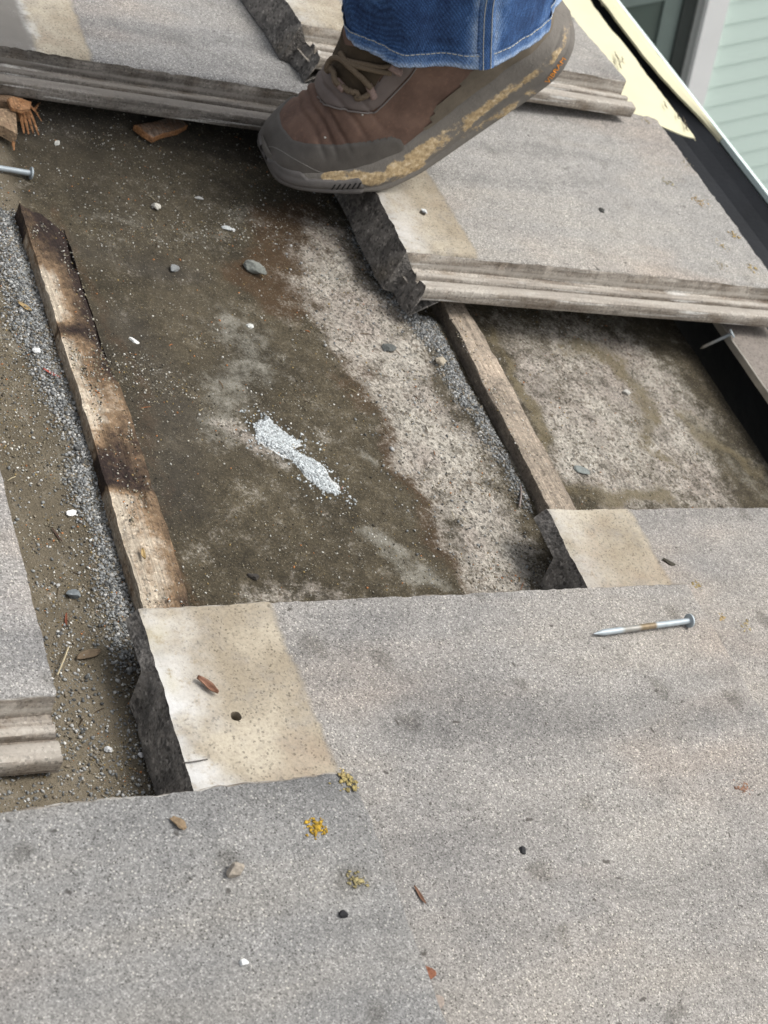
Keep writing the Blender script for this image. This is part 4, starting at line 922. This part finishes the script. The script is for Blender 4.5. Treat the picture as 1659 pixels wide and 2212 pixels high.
def proj(P):
    C = (P - CAMP) @ RC; return np.c_[CX + F * C[:, 0] / C[:, 2], CY + F * C[:, 1] / C[:, 2]]
def px_sd(Q, poly):
    poly = np.array(poly, float); d = np.full(len(Q), 1e9); ins = np.zeros(len(Q), bool)
    for a, b in zip(poly, np.roll(poly, -1, 0)):
        e = b - a; w = Q - a; t = np.clip((w @ e) / (e @ e), 0, 1); d = np.minimum(d, np.linalg.norm(w - t[:, None] * e, axis=1))
        c = (a[1] <= Q[:, 1]) != (b[1] <= Q[:, 1])
        with np.errstate(all='ignore'): ins ^= c & (Q[:, 0] < a[0] + (Q[:, 1] - a[1]) * e[0] / (e[1] if e[1] else 1e-9))
    return np.where(ins, d, -d)
def px_line(Q, pts):
    pts = np.array(pts, float); d = np.full(len(Q), 1e9)
    for a, b in zip(pts[:-1], pts[1:]):
        e = b - a; w = Q - a; t = np.clip((w @ e) / (e @ e), 0, 1); d = np.minimum(d, np.linalg.norm(w - t[:, None] * e, axis=1))
    return d
# sole: (fraction of height from the bottom, fraction of half width)
SRING = [(1.0, 0.0), (1.02, 0.5), (1.02, 0.86), (0.97, 0.955), (0.86, 0.985), (0.72, 1.0), (0.55, 1.03), (0.38, 1.035), (0.26, 1.005), (0.20, 0.985), (0.15, 1.0), (0.07, 1.0), (0.0, 0.965), (-0.02, 0.8), (-0.02, 0.4)]
ringf = SRING + [(-0.02, 0.0)] + [(h, -w) for h, w in SRING[:0:-1]]
rh = spline(np.array(ringf + ringf[:1]), 140)[:-1]
m_ = len(rh)
H_ = stp - sb
SV = np.zeros((NS, m_, 3))
SV[:, :, 0] = sb[:, None, 0] + H_[:, None, 0] * rh[None, :, 0]; SV[:, :, 2] = sb[:, None, 1] + H_[:, None, 1] * rh[None, :, 0]
SV[:, :, 1] = YC - sw_[:, None] * rh[None, :, 1]
SV = SV.reshape(-1, 3)
mir = SV.copy(); mir[:, 1] = np.minimum(mir[:, 1], 2 * YC - mir[:, 1])       # both sides carry the same marks
SQ = proj(mir)
def grow_normals(V, f):
    me = mesh('t', V, f); n = np.zeros(len(V) * 3); me.vertices.foreach_get('normal', n); bpy.data.meshes.remove(me); return n.reshape(-1, 3)
sf = grid_faces(NS, m_, True) + [tuple(range(m_)), tuple(range((NS - 1) * m_, NS * m_))[::-1]]
sn = grow_normals(SV, sf)
cen = SV.reshape(NS, m_, 3).mean(1).repeat(m_, 0)
if np.sum(sn * (SV - cen)) < 0: sn = -sn
groove = sst(5, 1.5, px_line(SQ, [(1040, 262), (1100, 205), (1150, 165), (1195, 120), (1212, 70)])) * 0.0012
mud = np.maximum.reduce([sst(20, 6, px_line(SQ, [(705, 382), (770, 381), (800, 388), (850, 378), (905, 350)])), 0.95 * sst(24, 8, px_line(SQ, [(850, 368), (930, 318), (1005, 265)])), 0.75 * sst(17, 2, px_line(SQ, [(1000, 270), (1100, 195), (1150, 160), (1195, 125), (1222, 80), (1232, 40)])), 0.55 * sst(14, 3, px_line(SQ, [(1000, 300), (1080, 248), (1150, 200)]))])
mud *= (0.45 + 1.0 * fbm(SV, 140, 3, 44)) * (0.4 + 0.8 * sst(0.36, 0.6, fbm(SV, 75, 3, 47)))
SVd = SV + sn * ((fbm(SV, 500, 3, 45) - 0.3) * 0.0022 * sst(0.25, 0.7, mud))[:, None] - sn * groove[:, None]
gM = Mat('muddy_midsole'); nz = gM.noise(330, 4, 0.7); n2 = gM.noise(70, 4, 0.6)
cM = gM.mix(n2, (0.135, 0.125, 0.112), (0.215, 0.195, 0.17))
mu = gM.step(gM.math('MULTIPLY_ADD', gM.math('SUBTRACT', nz, 0.5), 1.2, gM.attr('mud')), 0.28, 0.7)
cM = gM.mix(mu, cM, gM.ramp(gM.noise(210, 4, 0.7), [(0.25, (0.20, 0.15, 0.09)), (0.5, (0.46, 0.34, 0.19)), (0.72, (0.72, 0.60, 0.42))]))
SOLE = gM.done(cM, gM.bump(nz, 0.0012, 0.7), 0.85)
o = sub('sole', (SVd, sf, [SOLE]), boot, PO, smooth=True, attrs={'mud': mud}); fixn(o)
sole_bvh = BVHTree.FromPolygons([tuple(v) for v in SVd], [q for q in sf if len(q) == 4])

def patch(name, V, nrm, faces, sd, mat, lift, parent, soft=2.2, **attrs):
    """a sheet laid over a body where sd > 0, its rim turned into the body"""
    keep = sd > -2.5 * soft
    off = lift * sst(-soft, soft, sd) - 0.0012 * (1 - sst(-2 * soft, -0.2 * soft, sd))
    W = V + nrm * off[:, None]
    fs = [q for q in faces if len(q) == 4 and keep[list(q)].all()]
    used = sorted({i for q in fs for i in q}); ix = {a: b for b, a in enumerate(used)}
    return fixn(sub(name, (W[used], [tuple(ix[i] for i in q) for q in fs], [mat]), parent, PO, smooth=True, attrs={k: v[used] for k, v in attrs.items()}))
BUMPER = [(540, 315), (562, 322), (584, 347), (626, 347), (664, 387), (743, 390), (776, 383), (786, 402), (781, 425), (600, 425), (540, 370)]
RUB = plain_mat('grey_rubber', (0.125, 0.115, 0.108), 0.6, 0.18, 120, 0.0003, 400)
tb = patch('toe_bumper', SV, sn, sf, px_sd(SQ, BUMPER), RUB, 0.0016, boot)
DRK = plain_mat('dark_slot', (0.02, 0.019, 0.018), 0.8)
def hit(bvh, px, py, off=0.0):
    r = ray(px, py); loc, nr, i, d = bvh.ray_cast(Vector(CAMP.tolist()), Vector((r / np.linalg.norm(r)).tolist()))
    if loc is None: return None
    n_ = np.array(nr); n_ = n_ if n_ @ r < 0 else -n_
    return np.array(loc) + n_ * off
def on_body(bvh, pts, r, name, mat, parent, off=0.0, n=None, flat=1.0):
    q = spline(np.array(pts, float), n or len(pts) * 5); q = [hit(bvh, *c, off) for c in q]; q = np.array([c for c in q if c is not None])
    if len(q) < 2: return None
    v, f = tube(q, r, 8, flat=flat); return fixn(sub(name, (v, f, [mat]), parent, PO, smooth=True))
for k in range(6):
    x = 716 + k * 11
    on_body(sole_bvh, [(x, 406 - k * 0.6), (x + 8, 396 - k * 0.6)], 0.0009, 'slot', DRK, tb, 0.0014, 5)

# upper
NP = 96
ph = np.linspace(-1, 1, NP) * math.pi / 2
ex = 2 / 2.5
lat = np.sign(np.sin(ph)) * np.abs(np.sin(ph)) ** ex; hgt = np.abs(np.cos(ph)) ** ex
RB = sr - stp
UV = np.zeros((NS, NP, 3))
UV[:, :, 0] = (stp[:, None, 0] - 0.12 * H_[:, None, 0]) + (RB + 0.12 * H_)[:, None, 0] * hgt; UV[:, :, 2] = (stp[:, None, 1] - 0.12 * H_[:, None, 1]) + (RB + 0.12 * H_)[:, None, 1] * hgt
UV[:, :, 1] = YC + (sw_ * 0.93)[:, None] * lat
UV = UV.reshape(-1, 3); uf = grid_faces(NS, NP); un = grow_normals(UV, uf)
uc = np.c_[stp[:, 0], np.full(NS, YC), stp[:, 1]].repeat(NP, 0)
if np.sum(un * (UV - uc)) < 0: un = -un
mirU = UV.copy(); mirU[:, 1] = np.minimum(mirU[:, 1], 2 * YC - mirU[:, 1]); UQ = proj(mirU)
sg = np.repeat(np.linspace(0, 16, NS), NP); fi = np.abs(np.tile(np.linspace(-1, 1, NP), NS))
cre = sum(a * np.exp(-((sg - c0 - 0.8 * (fi - 0.5) * k_ - 0.35 * (fbm(UV, 40, 2, 60 + int(c0 * 10)) - 0.5)) / 0.13) ** 2) for c0, a, k_ in [(4.6, 1.0, 1), (5.3, 1.3, 1.2), (6.1, 1.2, 1.4), (7.2, 1.0, 1.6), (8.3, 0.8, 1.8)]) * sst(0.95, 0.6, fi) * 0.0022
UV = UV + un * ((fbm(UV, 35, 3, 4) - 0.5) * 0.0034 - cre)[:, None]
gL = Mat('brown_nubuck'); l1 = gL.noise(28, 4, 0.6); l2 = gL.noise(260, 4, 0.7)
cL = gL.mix(gL.step(l1, 0.3, 0.7), (0.095, 0.057, 0.043), (0.175, 0.108, 0.08))
cL = gL.mix(gL.step(l2, 0.5, 0.75), cL, gL.mix(1, cL, (1.3, 1.25, 1.2), 'MULTIPLY'))
cL = gL.mix(gL.math('MULTIPLY', gL.step(gL.noise(9, 3, 0.5), 0.5, 0.7), 0.35), cL, (0.20, 0.165, 0.14))
LEA = gL.done(cL, gL.bump(l2, 0.0005, 0.5), 0.78)
up = sub('upper', (UV, uf, [LEA]), boot, PO, smooth=True); fixn(up)
up_bvh = BVHTree.FromPolygons([tuple(v) for v in UV], uf)
CAPP = [(540, 330), (556, 306), (577, 282), (610, 276), (631, 303), (659, 311), (729, 315), (800, 306), (846, 295), (869, 304), (874, 330), (846, 350), (781, 380), (659, 400), (540, 380)]
RAND = [(868, 322), (905, 296), (925, 262), (945, 225), (987, 186), (1025, 150), (1095, 110), (1160, 62), (1190, 20), (1240, 20), (1220, 100), (1090, 200), (1000, 270), (917, 325), (880, 345)]
GUARD = [(684, 205), (694, 184), (712, 160), (728, 176), (752, 200), (792, 214), (806, 196), (826, 166), (850, 138), (898, 140), (880, 165), (848, 200), (820, 228), (800, 241), (740, 234), (704, 225)]
TONG = [(700, 150), (735, 95), (860, 118), (850, 145), (822, 165), (804, 194), (792, 210), (752, 196), (728, 170)]
CAPM = plain_mat('grey_brown_rubber_cap', (0.098, 0.088, 0.078), 0.62, 0.22, 60, 0.0003, 500)
RANDM = plain_mat('olive_grey_synthetic', (0.15, 0.125, 0.095), 0.7, 0.25, 50, 0.0004, 400)
GRDM = plain_mat('mauve_grey_overlay', (0.155, 0.125, 0.112), 0.7, 0.15, 60, 0.0003, 500)
TONM = plain_mat('olive_brown_mesh', (0.062, 0.045, 0.028), 0.9, 0.25, 90, 0.0006, 700)
patch('toe_cap', UV, un, uf, px_sd(UQ, CAPP), CAPM, 0.0016, boot)
patch('rand', UV, un, uf, px_sd(UQ, RAND), RANDM, 0.0011, boot)
patch('tongue', UV, un, uf, px_sd(UQ, TONG), TONM, 0.0008, boot)
gd = patch('lace_guard', UV, un, uf, px_sd(UQ, GUARD), GRDM, 0.0017, boot)
on_body(up_bvh, [(688, 210), (706, 226), (740, 236), (800, 243), (822, 230), (850, 202), (882, 168), (900, 142)], 0.0008, 'piping', plain_mat('piping_grey', (0.20, 0.175, 0.16), 0.6), gd, 0.0014, 60)
on_body(up_bvh, [(566, 330), (590, 318), (640, 345), (700, 372), (760, 366)], 0.0007, 'seam', plain_mat('cap_seam', (0.16, 0.15, 0.135), 0.6), boot, 0.0012, 40)
LACE = plain_mat('olive_lace', (0.15, 0.112, 0.075), 0.85, 0.3, 900, 0.0006, 1200)
LOOP = plain_mat('mauve_webbing', (0.26, 0.185, 0.16), 0.8, 0.2, 500, 0.0004, 900)
lc = on_body(up_bvh, [(741, 186), (728, 170), (722, 152), (728, 134), (742, 127), (756, 130), (772, 148), (788, 168), (800, 184)], 0.0026, 'lace', LACE, boot, 0.0075, 60)
on_body(up_bvh, [(745, 188), (762, 200), (784, 206), (800, 196)], 0.0025, 'lace', LACE, boot, 0.0055, 40)
on_body(up_bvh, [(748, 113), (760, 130), (784, 140), (812, 147), (842, 152)], 0.0024, 'lace', LACE, boot, 0.0060, 50)
on_body(up_bvh, [(757, 128), (790, 134), (820, 140), (846, 138)], 0.0022, 'lace', LACE, boot, 0.0045, 50)
for a, b in [((731, 176), (748, 194)), ((796, 180), (806, 208)), ((840, 138), (862, 154))]:
    c = ((a[0] + b[0]) / 2, (a[1] + b[1]) / 2)
    on_body(up_bvh, [a, c, b], 0.0046, 'lace_loop', LOOP, boot, 0.0040, 14, flat=0.7)
for (px, py) in [(702, 297), (782, 247), (600, 250 + 60)]:
    q = hit(up_bvh, px, py, 0.0004)
    if q is not None:
        v, f = lump(int(px), 0.7, 1.1); sub('dust_speck', (v * 0.0011 + q, f, [plain_mat('speck', (0.6, 0.58, 0.52), 0.9)]), up, PO)
# lettering on the heel
def lettering():
    cu = bpy.data.curves.new('letters', 'FONT'); cu.body = 'VIBRAM'; cu.size = 1; cu.resolution_u = 3
    t = bpy.data.objects.new('letters', cu); COL.objects.link(t)
    dg = bpy.context.evaluated_depsgraph_get(); me = bpy.data.meshes.new_from_object(t.evaluated_get(dg)); bpy.data.objects.remove(t)
    co = np.array([v.co[:] for v in me.vertices]); a, b = np.array([1184.0, 181.0]), np.array([1222.0, 128.0])
    u = (co[:, 0] - co[:, 0].min()) / np.ptp(co[:, 0]); w = co[:, 1] / max(co[:, 1].max(), 1e-6)
    dr = (b - a); pr = np.array([dr[1], -dr[0]]) / np.linalg.norm(dr)
    Vv = []
    for uu, ww in zip(u, w):
        p_ = a + dr * uu + pr * ww * 9.5; q = hit(sole_bvh, *p_, 0.0009); Vv.append(q if q is not None else hit(sole_bvh, 1190, 160, 0))
    sub('lettering', (np.array(Vv), [tuple(p_.vertices) for p_ in me.polygons], [plain_mat('orange_ink', (0.80, 0.30, 0.03), 0.6, 0.1)]), boot, PO)
lettering()

# trouser leg
fr_, bk_ = aty(748, 72, YC)[[0, 2]], aty(1188, -18, YC)[[0, 2]]
hc = (fr_ + bk_) / 2; ha = (bk_ - fr_) / 2
LEG = np.array([-0.33, 0.944])
NR, NT = 130, 132
hs_ = np.r_[np.linspace(0, 0.10, 70), np.linspace(0.105, 0.62, NR - 70)]
th = np.linspace(0, 2 * math.pi, NT, endpoint=False)
JV = np.zeros((NR, NT, 3)); la = np.linalg.norm(ha)
for i, h in enumerate(hs_):
    t = sst(0.0, 0.16, np.array(h)); e = ha * (1 - t) + np.array([0.944, 0.33]) * la * t * (1.0 + 0.12 * (h > 0.3) * (h - 0.3) / 0.3)
    c = hc + LEG * h + np.array([-0.02, 0.006]) * math.sin(min(h / 0.3, 1) * 1.57)
    w = 0.069 + 0.012 * sst(0.15, 0.55, np.array(h))
    JV[i, :, 0] = c[0] + e[0] * np.cos(th); JV[i, :, 2] = c[1] + e[1] * np.cos(th); JV[i, :, 1] = YC - 0.006 + w * np.sin(th)
JV = JV.reshape(-1, 3); hh = hs_.repeat(NT); tt = np.tile(th, NR)
jf = grid_faces(NR, NT, True); jn = grow_normals(JV, jf)
if np.sum(jn * (JV - JV.reshape(NR, NT, 3).mean(1).repeat(NT, 0))) < 0: jn = -jn
fold = (fbm(np.c_[np.cos(tt) * 1.6, np.sin(tt) * 1.6, hh * 9], 1.3, 3, 12) - 0.5) * 0.024 + 0.0045 * np.sin(tt * 5 + hh * 40) * sst(0.02, 0.10, hh) + 0.006 * (fbm(np.c_[np.cos(tt) * 4, np.sin(tt) * 4, hh * 20], 1.0, 3, 18) - 0.5) * sst(0.03, 0.0, hh) + 0.004 * (fbm(np.c_[np.cos(tt) * 13, np.sin(tt) * 13, hh * 60], 1.0, 2, 28) - 0.5) * sst(0.03, 0.004, hh)
JV = JV + jn * fold[:, None]
JQ = proj(JV)
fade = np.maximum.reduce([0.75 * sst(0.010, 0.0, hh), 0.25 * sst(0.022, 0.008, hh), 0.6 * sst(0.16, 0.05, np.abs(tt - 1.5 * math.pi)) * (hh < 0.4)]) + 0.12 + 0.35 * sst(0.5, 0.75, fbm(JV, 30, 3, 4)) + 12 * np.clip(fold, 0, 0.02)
def denim(name, k=1.0):
    g = Mat(name); st = g.noise(1, 4, 0.6, g.vec(420, 420, 90)); m2 = g.noise(45, 5, 0.65); fine = g.noise(1000, 2, 0.6)
    fa = g.math('ADD', g.attr('fade'), g.math('MULTIPLY', g.math('SUBTRACT', m2, 0.5), 0.6))
    fa = g.math('ADD', fa, g.math('MULTIPLY', g.math('SUBTRACT', st, 0.5), 0.7))
    c = g.ramp(fa, [(0.0, (0.020, 0.045, 0.12)), (0.35, (0.046, 0.108, 0.26)), (0.7, (0.15, 0.25, 0.45)), (1.0, (0.33, 0.43, 0.60))])
    c = g.mix(1, c, g.ramp(fine, [(0.25, 0.5), (0.75, 1.5)]), 'MULTIPLY')
    tw = g.n('TexWave', 0, {'Vector': g.vec(1, 1, 1), 'Scale': 260.0, 'Distortion': 1.5, 'Detail': 2.0, 'Detail Scale': 3.0}, bands_direction='DIAGONAL')
    c = g.mix(1, c, g.ramp(tw, [(0, 0.75), (1, 1.2)]), 'MULTIPLY')
    return g.done(c, g.bump(g.math('ADD', fine, st), 0.0006, 0.5), 0.9)
DEN = denim('blue_denim')
jeans = fixn(sub('trouser_leg', (JV, jf + [tuple(range((NR - 1) * NT, NR * NT))], [DEN]), person, PO, smooth=True, attrs={'fade': fade}))
tag(jeans, 'blue jeans leg')
n0 = 10                                                   # turned up hem, a second thickness
hv = (JV + jn * 0.0016)[: n0 * NT]; hi = (JV - jn * 0.0022)[: n0 * NT][::NT // NT]
hem = np.vstack([(JV - jn * 0.003)[: 6 * NT].reshape(6, NT, 3)[::-1].reshape(-1, 3), hv])
hvv = hem.copy(); hvv[: 6 * NT, :] += 0
ff = np.r_[fade[: 6 * NT].reshape(6, NT)[::-1].ravel(), fade[: n0 * NT]]
put_h = fixn(sub('hem', (hem, grid_faces(6 + n0, NT, True), [DEN]), jeans, PO, smooth=True, attrs={'fade': np.clip(ff + 0.1, 0, 1)}))
THR = plain_mat('pale_thread', (0.42, 0.42, 0.38), 0.8, 0.2, 400)
je_bvh = BVHTree.FromPolygons([tuple(v) for v in JV], jf)
G3 = JV.reshape(NR, NT, 3); N3 = jn.reshape(NR, NT, 3)
parts = []
r0 = n0 - 2
for j in range(0, NT, 1):                                 # stitch dashes round the hem
    a, b = G3[r0, j] + N3[r0, j] * 0.0019, G3[r0, (j + 1) % NT] + N3[r0, (j + 1) % NT] * 0.0019
    parts.append(tube([a + (b - a) * 0.12, a + (b - a) * 0.5 + N3[r0, j] * 0.0003, a + (b - a) * 0.88], 0.00045, 5))
v, f = merge(parts); tag(sub('hem_stitching', (v, f, [THR]), jeans, PO), kind='stuff')
js = int(round(0.75 * NT))
sv, sfade = [], []
for i in range(NR):
    for k, (dj, lift) in enumerate([(-1.6, -0.0004), (-1.3, 0.0026), (0, 0.0029), (1.3, 0.0026), (1.6, -0.0004)]):
        j0 = js + dj; ja = int(math.floor(j0)); t = j0 - ja
        P_ = G3[i, ja] * (1 - t) + G3[i, (ja + 1) % NT] * t; sv.append(P_ + N3[i, ja] * lift); sfade.append(0.75 if k in (1, 3) else 0.35)
fixn(sub('side_seam', (np.array(sv), grid_faces(NR, 5), [DEN]), jeans, PO, smooth=True, attrs={'fade': np.array(sfade) * 0.8}))
parts = []
for dj in (-0.7, 0.7):
    for i in range(0, 92, 1):
        j0 = js + dj; ja = int(math.floor(j0)); t = j0 - ja
        a = G3[i, ja] * (1 - t) + G3[i, ja + 1] * t + N3[i, ja] * 0.0031; b = G3[i + 1, ja] * (1 - t) + G3[i + 1, ja + 1] * t + N3[i, ja] * 0.0031
        parts.append(tube([a, a + (b - a) * 0.75], 0.0004, 5))
v, f = merge(parts); tag(sub('seam_stitching', (v, f, [THR]), jeans, PO), kind='stuff')
# the leg itself, inside boot and trouser
lp = [np.array([hc[0] + 0.02, YC, hc[1] - 0.045]), np.array([hc[0], YC, hc[1]]), np.array([hc[0] + LEG[0] * 0.2, YC, hc[1] + LEG[1] * 0.2]), np.array([hc[0] + LEG[0] * 0.55, YC, hc[1] + LEG[1] * 0.55])]
v, f = tube(spline(lp, 24), np.interp(np.linspace(0, 1, 24), [0, .3, .7, 1], [.034, .038, .055, .052]), 20)
fixn(sub('lower_leg', (v, f, [plain_mat('sock_wool', (0.05, 0.05, 0.055), 0.9)]), person, PO, smooth=True))
